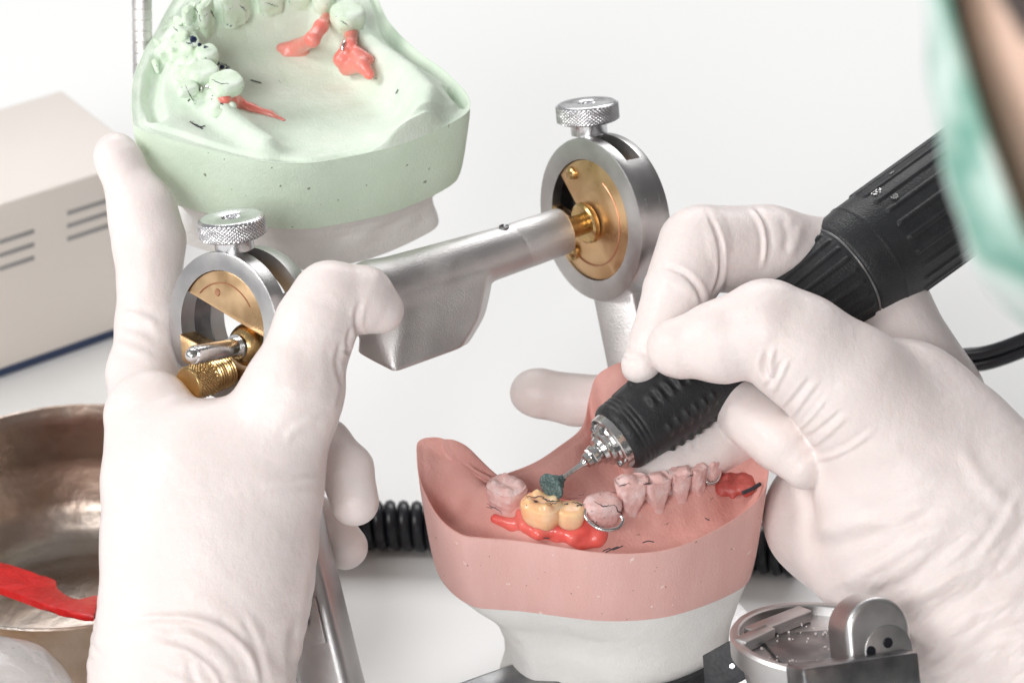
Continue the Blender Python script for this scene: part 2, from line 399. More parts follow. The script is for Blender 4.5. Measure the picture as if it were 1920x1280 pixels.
# ------------------------------------------------------------------ articulator
artic = new_root('articulator', 'steel and brass dental articulator with knurled thumbscrews, held open by the left hand', 'articulator', (60, -120, ZT))
def knob(O, ax, r, parent, tilt_ref=None):
    """knurled thumbscrew: neck, knurled head, socket"""
    prof = dense([(0, .58), (26, .58), (27, .62), (30, .9), (32, .97), (34, 1.0), (60, 1.0), (62, .97), (65, .9), (66, .80), (66, .30), (60, .28), (60, 0)], .22)
    prof = [(0, 0), (0, .50), (2, .58), (24, .58), (26, .60), (27, .92), (30, .97)] + [(30 + i * 30 / 26., 1.0) for i in range(27)] + [(61, .97), (64.5, .90), (65, .86), (64.5, .80), (65, .30), (64, .28), (57, .27), (57, 0)]
    prof = [(a, b * r) for a, b in prof]
    def dk(T, TH):
        k = 46; u = TH * k / (2 * np.pi); v = (T - 30) / 30 * 4.6
        a = np.abs(((u + v) % 1) - .5) * 2; b = np.abs(((u - v) % 1) - .5) * 2
        return np.where((T >= 29.9) & (T <= 60.1), (np.minimum(a, b)) * 2.6 - 2.2, 0) * (T > 0)
    V, F = lathe(prof, O, ax, 368, dk)
    return fin('thumbscrew', V, F, M['knurl'], parent, sharp=50)
def ring(t0, t1, ri, ro, O, ax, ref, b=5, a=None, n=96, b2=None):
    c = b if b2 is None else b2
    pr = [(t0, ri), (t0, ro - b), (t0 + b * .3, ro - b * .3), (t0 + b, ro), (t1 - c, ro), (t1 - c * .3, ro - c * .3), (t1, ro - c), (t1, ri)]
    m = len(pr)
    if a is None:
        V, F = lathe(pr + [pr[0]], O, ax, n, ref=ref)
    else:
        V, F = lathe(pr + [pr[0]], O, ax, n, a0=a[0], a1=a[1], ref=ref)
        F += [tuple(i * n for i in range(m)), tuple(i * n + n - 1 for i in range(m))]
    return V, F
def segment(O, n, e1, e2, ri, pa, pb, inside, t, th, bev=3):
    """brass plate: part of a disc of radius ri cut by the chord through photo points pa, pb"""
    Oc = A(O) - A(n) * t
    def loc(p): q = onplane(p[0], p[1], Oc, n) - Oc; return A([q @ e1, q @ e2])
    a, b = loc(pa), loc(pb); dd = unit(b - a); nn = A([-dd[1], dd[0]])
    off = a @ nn
    half = math.sqrt(max(ri * ri - off * off, 1)); mid = nn * off
    p0, p1 = mid - dd * half, mid + dd * half
    t0, t1 = math.atan2(p0[1], p0[0]), math.atan2(p1[1], p1[0])
    out = []
    w = loc(inside); s_in = (w @ nn - off)
    while t1 < t0: t1 += 2 * math.pi
    am = (t0 + t1) / 2
    if (ri * (math.cos(am) * nn[0] + math.sin(am) * nn[1]) - off) * s_in < 0: t1 -= 2 * math.pi
    for th_ in np.linspace(t0, t1, 40): out.append((ri * math.cos(th_), ri * math.sin(th_)))
    return prism(out, Oc, e1, e2, np.cross(e1, e2), th * (1 if np.dot(np.cross(e1, e2), n) < 0 else -1), bev)
# left housing
nL = CV(-.61, -.13, .78); OL = W(416, 612, -10); upv = CV(0, .95, .29)
eu = unit(CV(0, 1, 0) - np.dot(CV(0, 1, 0), nL) * nL); er = np.cross(-nL, eu)
T = 118
hv = join(ring(0, 36, 106, 141, OL, -nL, eu, b2=.05), ring(36, 82, 108, 141, OL, -nL, eu, b=.05, a=(math.radians(66), math.radians(352))), ring(82, T, 106, 141, OL, -nL, eu, b=.05, b2=5))
hL = fin('condyle_housing', *hv, M['steel'], artic, sharp=30)
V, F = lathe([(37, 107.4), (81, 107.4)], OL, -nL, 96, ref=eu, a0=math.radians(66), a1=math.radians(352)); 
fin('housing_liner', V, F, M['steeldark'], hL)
fin('brass_plate', *segment(OL, nL, er, eu, 105.4, (352, 547), (505, 640), (430, 540), 3, 24), M['brass'], hL)
# groove arc on the brass plate
arc = [OL - nL * 2.4 + er * 82 * math.cos(a) + eu * 82 * math.sin(a) for a in np.linspace(.45, 2.25, 24)]
fin('engraved_arc', *tube(arc, 1.5, 6, 40), M['copper'], hL)
q = onplane(408, 548, OL - nL * 3, nL)
fin('rivet', *lathe([(0, 0), (0, 7.5), (2, 6), (2.4, 0)], q, nL, 20), M['copper'], hL)
fin('brass_lever', *segment(OL, nL, er, eu, 105.4, (333, 622), (480, 715), (360, 690), 10, 30), M['brass'], hL)
bq = onplane(470, 645, OL - nL * 34, nL)
th_ = np.linspace(0, math.pi, 24)
fin('condyle_ball', *lathe([(-42 * math.cos(a), 42 * math.sin(a)) for a in th_], bq, nL, 48), M['goldbrass'], hL)
pin0 = bq + nL * 30
fin('condyle_pin', *lathe([(0, 0), (0, 24), (12, 24), (12, 18), (118, 18), (124, 16.5), (126, 14), (131, 13), (136, 9.5), (139, 5), (140, 0)], pin0, nL, 40), M['chrome'], hL)
ks = W(352, 722, -70); ka = unit(W(425, 693, 0) - ks)
def dk2(Tt, TH):
    u = TH * 30 / (2 * np.pi); v = (Tt - 6) / 40 * 6
    a = np.abs(((u + v) % 1) - .5) * 2; b = np.abs(((u - v) % 1) - .5) * 2
    return np.where((Tt > 5) & (Tt < 46.5), np.minimum(a, b) * 2 - 2, 0) + np.where(Tt > 50, np.sin(Tt * 1.0) * 1.8, 0)
fin('knurled_brass_screw', *lathe([(0, 0), (0, 31), (3, 34)] + [(5 + i * 1.5, 34.5) for i in range(29)] + [(49 + i * 1.0, 31) for i in range(50)], ks, ka, 180, dk2), M['goldbrass'], hL)
# threaded cross block inside the opening
fin('adjusting_block', *box(onplane(432, 690, OL - nL * 55, nL), unit(W(500, 712, 0) - W(333, 622, 0)), eu, nL, 90, 26, 22, 3), M['brass'], hL)
knob(W(441, 468, 2), CV(-.10, .945, .31), 64, hL)
# right housing
nR = CV(-.80, -.20, .56); OR = W(1105, 413, 300)
eu2 = unit(CV(0.06, 1, 0) - np.dot(CV(0.06, 1, 0), nR) * nR); er2 = np.cross(-nR, eu2)
T2 = 76
hv = join(ring(0, 22, 122, 164, OR, -nR, eu2, b2=.05), ring(22, 56, 124, 164, OR, -nR, eu2, b=.05, a=(math.radians(46), math.radians(350))), ring(56, T2, 122, 164, OR, -nR, eu2, b=.05, b2=6))
hR = fin('condyle_housing', *hv, M['steel'], artic, sharp=30)
V, F = lathe([(23, 123.2), (74, 123.2), (74, 0)], OR, -nR, 96, ref=eu2, a0=math.radians(52), a1=math.radians(350))
fin('housing_liner', V, F, M['steeldark'], hR)
fin('brass_plate', *segment(OR, nR, er2, eu2, 121.4, (1042, 312), (1112, 445), (1125, 370), 3, 20), M['brass'], hR)
fin('brass_plate', *segment(OR, nR, er2, eu2, 121.4, (1036, 384), (1136, 452), (1080, 500), 3.2, 20), M['brass'], hR)
arc = [OR - nR * 2.2 + er2 * 92 * math.cos(a) + eu2 * 92 * math.sin(a) for a in np.linspace(-2.3, .9, 40)]
fin('engraved_arc', *tube(arc, 1.7, 6, 60), M['copper'], hR)
for (x, y, r) in ((1074, 324, 13), (1075, 470, 19), (1046, 398, 13)):
    q = onplane(x, y, OR - nR * 4, nR)
    fin('brass_screw', *lathe([(-8, 0), (-8, r), (6, r), (9, r * .8), (11, r * .4), (11.5, 0)], q, nR, 28), M['goldbrass'], hR)
axd = unit(W(1115, 410, 318) - W(1052, 432, 277))
fin('axle', *lathe([(-30, 21), (76, 21)], W(1052, 434, 275), axd, 40), M['goldbrass'], hR)
fin('axle_collar', *lathe([(52, 20), (52, 37), (55, 41), (62, 42), (66, 40), (66, 20)], W(1052, 434, 275), axd, 40), M['goldbrass'], hR)
knob(W(1105, 252, 318), CV(-.09, .955, .27), 63, hR)
# upper frame: crossbar with its block
fl = Field((-420, -120, -60), (140, 260, 340), 3.0)
a_, b_ = P(560, 606, 60), P(985, 458, 250)
fl.cone(a_, 64, P(700, 548, 122), 60, 14); fl.cone(P(700, 548, 122), 60, b_, 47, 14)
ad = unit(b_ - a_); dn = unit(A([-.22, -.93, -.36]) - np.dot(A([-.10, -.93, -.36]), ad) * ad); fw = np.cross(ad, dn)
fr = [(762, 560, 92), (914, 510, 160), (912, 545, 158), (897, 604, 150), (866, 654, 135), (742, 699, 78)]
bk = [(676, 560, 100), (668, 662, 120)]
hp_ = [P(*q) for q in fr + bk] + [P(x + 14, y - 8, d + 105) for x, y, d in fr[1:]] + [P(x + 30, y - 6, d + 70) for x, y, d in bk]
fl.hull(hp_, 14, 7)
V, Q = fl.mesh(1)
up_f = fin('upper_frame', c2w(V), Q, M['cast'], artic, merge=False, sharp=40)
fin('crossbar_sleeve', *lathe([(0, 30), (0, 47.3), (2, 48.0), (30, 48.0), (112, 46.2), (116, 44), (117, 20)], W(962, 465, 240), unit(W(1052, 434, 280) - W(962, 465, 240)), 64), M['cast'], up_f)
for (x, y, d) in ((945, 424, 212), (676, 511, 76)):
    fin('set_screw', *lathe([(-6, 0), (-6, 10), (0, 10), (1, 8), (-3, 6), (-3, 0)], W(x, y, d), CV(0, .9, .45), 24), M['steeldark'], up_f)
# incisal pin at the far end of the upper frame
pr = []
for i in range(14): pr += [(i * 22, 20), (i * 22 + 19, 20), (i * 22 + 20, 18.6), (i * 22 + 21.5, 18.6)]
fin('incisal_pin', *lathe([(0, 0)] + pr + [(310, 0)], W(268, 160, 420), CV(0, 1, 0.1), 40), M['cast'], artic)
# posts
def bar(p0, p1, X, wx, wy, bev=10):
    z = unit(A(p1) - A(p0)); X = unit(A(X) - np.dot(X, z) * z); Y = np.cross(z, X)
    return box((A(p0) + A(p1)) / 2, X, Y, z, wx, wy, np.linalg.norm(A(p1) - A(p0)) / 2, bev, 3)
post_r = fin('post', *bar(W(1160, 530, 345), W(1255, 1000, 330), er2 * .7 + CV(1, 0, 0) * .5, 48, 34), M['cast'], artic)
post_l = fin('post', *bar(W(478, 700, 75), W(648, 1390, 60), CV(.93, 0, .37), 56, 44, 20), M['steel'], artic)
zz = unit(W(648, 1390, 60) - W(478, 700, 75)); xx = unit(CV(.93, 0, .37) - np.dot(CV(.93, 0, .37), zz) * zz); yy = np.cross(zz, xx)
yy = yy if w2c(yy)[2] < 0 else -yy
fin('inset_plate', *box(onplane(572, 1168, W(572, 1168, 18), yy), xx, zz, yy, 34, 44, 4, 2), M['steel'], post_l)
fin('plate_screw', *lathe([(0, 0), (0, 13), (3, 13), (5, 10), (5, 0)], onplane(568, 1165, W(568, 1165, 13), yy), yy, 24), M['steeldark'], post_l)
# lower frame under the plaster
fz = -735
fin('lower_frame', *prism([(-250, -430), (-60, -470), (520, -420), (620, -120), (420, 260), (180, 280), (-40, -80), (-300, -220)], (0, 0, fz - 60), A([1., 0, 0]), A([0, 1., 0]), UP, 60, 8), M['cast'], artic)
fin('post_foot', *bar(W(648, 1380, 60), A([-250, -330, fz - 30]), CV(1, 0, .3), 58, 46, 12), M['cast'], artic)
s1, s2 = A([-150, -330, -690.]), A([110, -70, -640.])
fin('lower_arm', *bar(onplane(790, 1352, (0, 0, -705), UP), onplane(1040, 1262, (0, 0, -690), UP), UP, 20, 50, 8), M['steeldark'], artic)
# incisal table at the front
nT = CV(.03, .955, .30); OT = W(1538, 1192, -170); xT = unit(CV(1, .13, -.1) - np.dot(CV(1, .13, -.1), nT) * nT); yT = np.cross(nT, xT)
inc = fin('incisal_table', *lathe([(-120, 0), (-120, 120), (-60, 140), (-46, 146), (-42, 160), (-6, 164), (0, 160), (0, 150), (-3, 147), (-20, 146), (-20, 0)], OT, nT, 96, ref=xT), M['steel'], artic, sharp=35)
fin('guide_bar', *box(OT + nT * -8 + xT * -60 + yT * 78, unit(xT * .8 + yT * .6), unit(yT * .8 - xT * .6), nT, 78, 17, 12, 4), M['steel'], inc)
fin('guide_bar', *box(OT + nT * -8 + xT * -118 + yT * 15, unit(xT * .75 + yT * .65), unit(yT * .75 - xT * .65), nT, 46, 14, 12, 4), M['steel'], inc)
fin('guide_plate', *box(OT + nT * -17 + xT * 20 + yT * -6, unit(xT + yT * .12), unit(yT - xT * .12), nT, 118, 66, 3, 2), M['steeldark'], inc)
for a, b in ((-72, 52), (-92, 34), (-108, 20)):
    fin('pin_hole', *lathe([(0, 0), (0, 6.5), (3, 5), (3, 0)], OT + nT * -16 + xT * a + yT * b, nT, 16), M['blackpl'], inc)
# rounded upright lug with two holes
nb = CV(.30, .02, .95); xb = unit(CV(.95, .10, -.3) - np.dot(CV(.95, .10, -.3), nb) * nb); yb = np.cross(nb, xb)
ol = [(-62, -110), (62, -110)] + [(62 * math.cos(a), 30 + 62 * math.sin(a)) for a in np.linspace(0, math.pi, 24)]
Ob = W(1652, 1215, -300)
lug = fin('guide_lug', *prism(ol, Ob, xb, yb, nb, -92, 12, 4), M['steel'], inc)
fin('lug_face', *prism([(a * .74, b * .74 - 16) for a, b in ol], Ob + nb * 3 + yb * -12 + xb * 14, xb, yb, nb, -30, 2), M['steel'], lug)
for x, y in ((1633, 1220), (1665, 1204)):
    q = onplane(x, y, Ob + nb * 4, nb)
    fin('lug_hole', *lathe([(0, 0), (0, 9.5), (1.5, 8), (1.5, 0)], q, nb, 24), M['blackpl'], lug)
fin('incisal_post', *bar(OT - nT * 100, A([OT[0] - 10, OT[1] + 60, fz - 20]), xT, 70, 60, 10), M['steel'], inc)
fin('side_clamp', *box(W(1600, 1268, -330), xb, yb, nb, 112, 34, 40, 8), M['steeldark'], inc)
rs = np.random.RandomState(5)
dv, df = [], []
for i in range(110):
    a, r_ = rs.uniform(0, 6.28), 140 * math.sqrt(rs.uniform(0, 1)); s = rs.uniform(.7, 1.9)
    dv.append(box(OT + nT * -12.5 + xT * r_ * math.cos(a) + yT * r_ * math.sin(a), xT, yT, nT, s, s, s))
g = fin('stone_dust', *join(*dv), M['dust'], inc, merge=False); g['kind'] = 'stuff'

# ------------------------------------------------------------------ casts
def cast_mesh(frame, rimpx, bottom, Hf, centre, n=420, nr=110, nw=16, rnd=10, wallpow=1.0):
    """frame: origin, ex, ey, ez. rimpx: (px,py,h) rim points. bottom: (sx, sy, h)"""
    O, ex, ey, ez = frame; pts = []
    for px, py, h in rimpx:
        q = onplane(px, py, A(O) + ez * h, ez) - A(O); pts.append((q @ ex, q @ ey, h))
    R = spline(pts, n, True); cx, cy = centre
    rows = []
    for i in range(nw + 1):
        t = i / nw; sc = t ** wallpow
        sx_, sy_ = bottom[0] + (1 - bottom[0]) * sc, bottom[1] + (1 - bottom[1]) * sc
        rr = 1 - .018 * math.exp(-t * 9) - 0.010 * math.exp(-(1 - t) * 12)
        rows.append(np.stack([cx + (R[:, 0] - cx) * sx_ * rr, cy + (R[:, 1] - cy) * sy_ * rr, bottom[2] + (R[:, 2] - bottom[2]) * t], 1))
    L = np.hypot(R[:, 0] - cx, R[:, 1] - cy)
    for j in range(1, nr):
        s = (j / (nr - 1)); s = s ** 1.15
        x = R[:, 0] + (cx - R[:, 0]) * s; y = R[:, 1] + (cy - R[:, 1]) * s
        rows.append(np.stack([x, y, Hf(x, y, R[:, 2], L * s)], 1))
    V = np.concatenate(rows); F = gridfaces(len(rows), n)
    midx = [0 if f[0] // n < nw else 1 for f in F]
    F.append(tuple(range(n))[::-1]); midx.append(0)
    return A(O) + V[:, :1] * ex + V[:, 1:2] * ey + V[:, 2:] * ez, F, midx, pts
EX, EY, EZ = A([1., 0, 0]), A([0, 1., 0]), UP
def tooth(O, X, Y, Z, w0, w1, t0, t1, h, kind='molar', seed=0, n=44, m=26, pw=.75, am=.018):
    """w0/t0 at the gum, w1/t1 at the biting face; X mesiodistal, Y towards lip, Z up"""
    rows = []; th = np.linspace(0, 2 * np.pi, n, endpoint=False)
    c, s = np.cos(th), np.sin(th)
    ux = np.sign(c) * np.abs(c) ** pw; uy = np.sign(s) * np.abs(s) ** pw
    for i in range(m):
        t = i / (m - 1)
        if t < .72:
            k = t / .72; w = w0 + (w1 - w0) * sstep(0, 1, k) ; tt = t0 + (t1 - t0) * sstep(0, 1, k); z = h * k; f = 1 + .10 * math.sin(k * math.pi) * (kind != 'wedge'); top = 0
        else:
            k = (t - .72) / .28; f = math.sqrt(max(0, 1 - k ** 2.6)) if kind != 'wedge' else (1 - k); w, tt, z, top = w1, t1, h, k
            if kind == 'molar': f = 1 - k; 
        x, y = ux * w * f, uy * tt * f
        zz = np.full(n, float(z))
        if kind == 'molar' and t >= .72:
            qx, qy = x / w1, y / t1
            cu = sum(np.exp(-((qx - a_) ** 2 + (qy - b_) ** 2) / .09) for a_ in (-.5, .5) for b_ in (-.52, .52))
            zz = zz + h * .07 * sstep(0, .35, k) + h * .15 * cu * sstep(0, .3, k) - h * .05 * k * np.exp(-(qy / .2) ** 2)
        elif t >= .72:
            zz = zz + h * (.14 if kind == 'cone' else .05) * sstep(0, .9, k) + (0 if kind == 'cone' else h * .035 * np.sin(x * .16 + seed) * sstep(0, .2, k))
        rows.append(np.stack([x, y, zz], 1))
    V = np.concatenate(rows); V = V + am * h * np.stack([wob(V, .09, seed), wob(V, .09, seed + 1), wob(V, .1, seed + 2)], 1)
    F = gridfaces(m, n) + [tuple(range(n))[::-1]]
    return A(O) + V[:, :1] * A(X) + V[:, 1:2] * A(Y) + V[:, 2:] * A(Z), F

# ---- lower (pink) cast
low = new_root('lower_cast', 'pink stone dental cast with ivory and stone teeth on a white plaster base, being ground', 'dental cast', (200, -60, -700))
rim = [(779, 842, -204), (786, 905, -240), (817, 966, -268), (858, 1000, -280), (900, 1008, -283), (955, 1012, -283), (1033, 1023, -284), (1112, 1035, -287),
       (1190, 1038, -290), (1268, 1026, -287), (1346, 992, -275), (1405, 953, -260), (1432, 924, -248), (1442, 890, -238), (1440, 850, -228), (1425, 800, -220), (1380, 745, -212), (1320, 705, -205),
       (1240, 690, -196), (1185, 686, -182), (1150, 688, -176), (1118, 705, -190), (1104, 745, -238), (1090, 800, -268), (1045, 838, -271), (1002, 866, -272), (955, 885, -272), (905, 901, -268), (874, 889, -256), (848, 868, -234), (833, 846, -212), (824, 824, -192), (803, 820, -187), (785, 825, -192)]
teeth = [(942, 948, 'molar'), (1010, 985, 'acr'), (1070, 992, 'acr2'), (1132, 985, 'can'), (1187, 972, 'inc'), (1235, 964, 'inc'), (1280, 950, 'inc'), (1314, 937, 'inc'), (1342, 913, 'pre')]
G = -283.
tl = [onplane(a, b, (0, 0, G), UP) for a, b, k in teeth]
arch = [(q[0], q[1] + 22) for q in tl]
arch = [(-95, -60), (-60, -95)] + arch + [(425, -25), (440, 60), (400, 130), (320, 170), (230, 175)]
def Hpink(x, y, rz, dist):
    floor = -322 + 16 * sstep(-120, 150, y)
    da, pa = dpoly(x, y, arch)
    ridge = 58 * np.exp(-(da / 40) ** 2.2)
    for q_ in tl: ridge = ridge + 4 * np.exp(-(((x - q_[0]) / 15) ** 2 + ((y - q_[1] + 6) / 24) ** 2))
    p = np.stack([x, y, x * 0], 1)
    ridge = ridge + 1.6 * wob(p, .022, 3) * np.exp(-(da / 55) ** 2)
    sp = sstep(-255, -200, rz)
    w = np.exp(-(dist / (20 + 84 * sp)) ** 1.6)
    back = ((x + y * -1) < -60) & (rz < -255)
    mk_ = sstep(-100, -60, y) * sstep(190, 120, x) * sstep(-215, -262, rz)
    w = w * (1 - mk_) + np.exp(-(dist / 90) ** 2) * mk_
    lip = -2.5 * np.exp(-((dist - 14) / 7) ** 2)
    return floor + ridge * (1 - w * .8) + (rz - floor) * w + lip + 2.0 * wob(p, .016, 9) * sstep(5, 30, dist)
lowf = (A([0., 0, 0]), EX, EY, EZ)
V, F, mi, lp = cast_mesh(lowf, rim, (.93, .885, -468), Hpink, (235, -45))
fin('stone_body', V, F, [M['pink'], M['pinktop']], low, midx=mi, sharp=50, merge=False)
RB = spline(lp, 260, True)
def plaster(mat_, parent, R, c, rows, frame, seed=1, amp=4, f=.02, name='plaster_base'):
    O, ex, ey, ez = frame; out = []
    for sx_, sy_, h, ox, oy in rows:
        out.append(np.stack([c[0] + ox + (R[:, 0] - c[0]) * sx_, c[1] + oy + (R[:, 1] - c[1]) * sy_, np.full(len(R), float(h))], 1))
    B = np.stack(out)  # rows, n, 3
    k = 7; rr = []
    idx_ = np.linspace(0, len(rows) - 1, (len(rows) - 1) * k + 1)
    for comp in range(3):
        c0 = np.stack([np.interp(idx_, np.arange(len(rows)), B[:, j, comp]) for j in range(B.shape[1])], 1); rr.append(c0)
    V = np.stack(rr, -1).reshape(-1, 3)
    for _ in range(2):
        Vg = V.reshape(len(idx_), -1, 3); Vg[1:-1] = (Vg[:-2] + 2 * Vg[1:-1] + Vg[2:]) / 4; V = Vg.reshape(-1, 3)
    nn = V - V.mean(0); nn[:, 2] = 0; nn /= np.linalg.norm(nn, axis=1)[:, None] + 1e-6
    edge = np.ones(len(V)); edge[:len(R)] = 0.1
    V = V + nn * (amp * wob(V, f, seed) * edge)[:, None]
    n = len(R); F = gridfaces(len(idx_), n) + [tuple(range(n))[::-1], tuple(range((len(idx_) - 1) * n, len(idx_) * n))]
    return fin(name, A(O) + V[:, :1] * ex + V[:, 1:2] * ey + V[:, 2:] * ez, F, mat_, parent, merge=False, sharp=60)
pc = (235, -45)
pb = plaster(M['plaster'], low, RB, pc, [(.905, .86, -467, 0, 0), (.90, .855, -472, 0, 0), (.84, .80, -505, 6, 0), (.76, .73, -545, 16, 0), (.70, .69, -590, 22, 0), (.665, .67, -640, 26, 0), (.66, .66, -690, 26, 0), (.68, .67, -732, 26, 0)], lowf, 4, 3.0, .007)
# teeth of the lower cast
def tdir(i):
    a = tl[max(i - 1, 0)]; b = tl[min(i + 1, len(tl) - 1)]; d = unit(b - a); return d, A([d[1], -d[0], 0.])
# sizes: half widths
spec = {0: (31, 36, 31, 32, 42), 1: (29, 38, 27, 32, 54), 2: (17, 27, 21, 25, 46), 3: (25, 35, 25, 27, 48)}
inc_s = [(9, 32, 15, 13, 78), (8, 28, 14, 12, 72), (8, 23, 13, 11, 72), (8, 20, 13, 11, 66), (16, 23, 16, 15, 62)]
toothobs = []
for i, (px, py, kd) in enumerate(teeth):
    X, Y = tdir(i); Z = unit(UP + Y * .12)
    O = tl[i] - Z * (20 if kd.startswith('acr') else 12) + Y * -16
    if i < 4:
        w0, w1, t0, t1, h = spec[i]
        V, F = tooth(O, X, Y, Z, w0, w1, t0, t1, h + 12, {0: 'molar', 1: 'molar', 2: 'cone', 3: 'cone'}[i], i * 7, am=.008 if kd.startswith('acr') else .018)
        if kd.startswith('acr'): fin('acrylic_tooth', V, F, M['acrylic'], low, label='glossy ivory acrylic tooth with dark contact marks')
        else: fin('tooth', V, F, M['pinktooth'], low)
    else:
        w0, w1, t0, t1, h = inc_s[i - 4]
        tw = .25 * (-1) ** i
        X2 = unit(X + Y * tw * .6)
        V, F = tooth(O + Y * 6, X2, np.cross(Z, X2) * -1 if np.dot(np.cross(Z, X2), Y) < 0 else np.cross(Z, X2), unit(UP - Y * .02), w0, w1, t0 * 1.1, t1 * 1.3, h + 14, 'wedge', 20 + i * 5, pw=.6)
        fin('tooth', V, F, M['pinktooth'], low)
# red wax gum saddle under the acrylic teeth
fw_ = Field((-160, -460, -240), (560, -180, 160), 3.0)
def onG(px, py, z): return w2c(onplane(px, py, (0, 0, z), UP))
def chainw(f, pts, k=10, q=1):
    for (a, ra), (b, rb) in zip(pts[:-1], pts[1:]): f.cone(w2c(a), ra, w2c(b), rb, k, q)
def g3(px, py, z): return onplane(px, py, (0, 0, z), UP)
chainw(fw_, [(g3(928, 972, -296), 9), (g3(965, 985, -302), 12), (g3(1005, 1001, -304), 15), (g3(1045, 1008, -305), 15), (g3(1085, 1015, -305), 15), (g3(1118, 1013, -303), 14)], 18)
chainw(fw_, [(g3(966, 946, -291), 27), (g3(1010, 958, -290), 32), (g3(1060, 972, -290), 32), (g3(1098, 985, -292), 28), (g3(1122, 1000, -296), 18)], 18)
chainw(fw_, [(g3(972, 950, -278), 9), (g3(983, 985, -284), 8), (g3(1010, 1001, -288), 8), (g3(1038, 993, -285), 8), (g3(1046, 965, -278), 9), (g3(1055, 998, -287), 8), (g3(1073, 1008, -289), 8), (g3(1090, 998, -286), 8), (g3(1100, 970, -280), 9)], 12)
V, Q = fw_.mesh(1)
fin('wax_gum', c2w(V), Q, M['redwax'], low, merge=False, sharp=0)
# torn red wax behind the last clasp
fw_ = Field((330, -330, -120), (520, -120, 180), 3.0); rs = np.random.RandomState(3)
for i in range(120):
    px = rs.uniform(1346, 1408); py = rs.uniform(872, 922) - (px - 1352) * .1
    a = w2c(g3(px, py, -276 + rs.uniform(-6, 6))); fw_.cone(a, rs.uniform(7, 11), a + rs.normal(size=3) * 7, 5, 9)
V, Q = fw_.mesh(1); fin('torn_wax', c2w(V), Q, M['darkwax'], low, merge=False, sharp=0)
# wire clasps
def wire(name, pts, r, parent, m='chrome', seg=60): return fin(name, *tube([W(*p) for p in pts], r, 10, seg), M[m], parent, sharp=0)
dC = w2c(tl[3])[2]
wire('wire_clasp', [(1102, 950, dC - 24), (1097, 965, dC - 34), (1105, 978, dC - 42), (1122, 990, dC - 48), (1142, 993, dC - 48), (1160, 988, dC - 42), (1168, 975, dC - 36), (1163, 966, dC - 34)], 3.6, low)
wire('wire_clasp', [(1136, 932, dC + 18), (1146, 926, dC + 14), (1156, 927, dC + 16), (1150, 938, dC + 12)], 3.6, low)
dC = w2c(tl[8])[2]
wire('wire_clasp', [(1338, 868, dC + 6), (1347, 872, dC - 8), (1350, 888, dC - 16), (1343, 903, dC - 24), (1330, 907, dC - 28), (1322, 900, dC - 28)], 3.6, low)
rs = np.random.RandomState(11); dv = []
for i in range(150):
    px = rs.normal(1050, 70); py = rs.normal(985, 22)
    if px > 1400 or py > 1015 or px < 880: continue
    q = g3(px, py, -278); h_q = float(Hpink(A([q[0]]), A([q[1]]), A([-283.]), A([60.]))[0]); q = g3(px, py, h_q); s_ = rs.uniform(.5, 1.3)
    dv.append(box(q + UP * .8, EX, EY, UP, s_, s_, s_ * .7))
g = fin('grinding_dust', *join(*dv), M['dust'], low, merge=False); g['kind'] = 'stuff'
# pencil marks on the pink stone
for pts in ([(1130, 1034), (1142, 1029), (1150, 1031), (1168, 1024)], [(1136, 1036), (1152, 1028), (1160, 1026)], [(1205, 1018), (1216, 1015), (1226, 1017)], [(1322, 972), (1330, 976)], [(1019, 1009), (1030, 1010)]):
    pp = [g3(x, y, -285) + UP * 1.5 for x, y in pts]
    fin('pencil_mark', *tube(pp, 1.1, 6, 16), M['pencil'], low)
sm = [g3(x, y, -258) + UP * 10 for x, y in [(1392, 932), (1410, 924), (1425, 915)]]
fin('pencil_mark', *tube(sm, 4, 6, 16), M['pencil'], low)
from mathutils.bvhtree import BVHTree
def tree_of(objs):
    V_, F_, n_ = [], [], 0
    for o in objs:
        wl = world_loc(o); me = o.data; v = np.zeros(len(me.vertices) * 3); me.vertices.foreach_get('co', v); v = v.reshape(-1, 3) + wl
        V_.append(v / U + A([0, 0, ZT])); F_ += [tuple(i + n_ for i in p.vertices) for p in me.polygons]; n_ += len(v)
    return BVHTree.FromPolygons([tuple(v) for v in np.concatenate(V_)], F_)
def hit(tree, px, py):
    ro = c2w(A([0, 0, -D])); rd = unit(c2w(P(px, py, 0)) - ro); h = tree.ray_cast(Vector(ro), Vector(rd))
    return None if h[0] is None else A(h[0]) + A(h[1]) * .4
def mark(tree, pts, r, m, parent, seg=14, jit=1.0, seed=0):
    rs_ = np.random.RandomState(seed); p2 = spline(A(pts, float), seg) + rs_.normal(size=(seg, 2)) * jit
    h = [hit(tree, x, y) for x, y in p2]; h = [q for q in h if q is not None]
    h = [q for k, q in enumerate(h) if k == 0 or np.linalg.norm(q - h[k - 1]) < 26]
    if len(h) > 2: fin('pencil_mark', *tube(A(h), list(np.interp(np.linspace(0, 1, 9), [0, .5, 1], [r * .4, r, r * .3]) * rs_.uniform(.6, 1.3, 9)), 6, len(h), sp=False), M[m], parent, sharp=0)
lt = tree_of([o for o in low.children if o.name.split('.')[0] in ('stone_body', 'tooth', 'acrylic_tooth', 'wax_gum')])
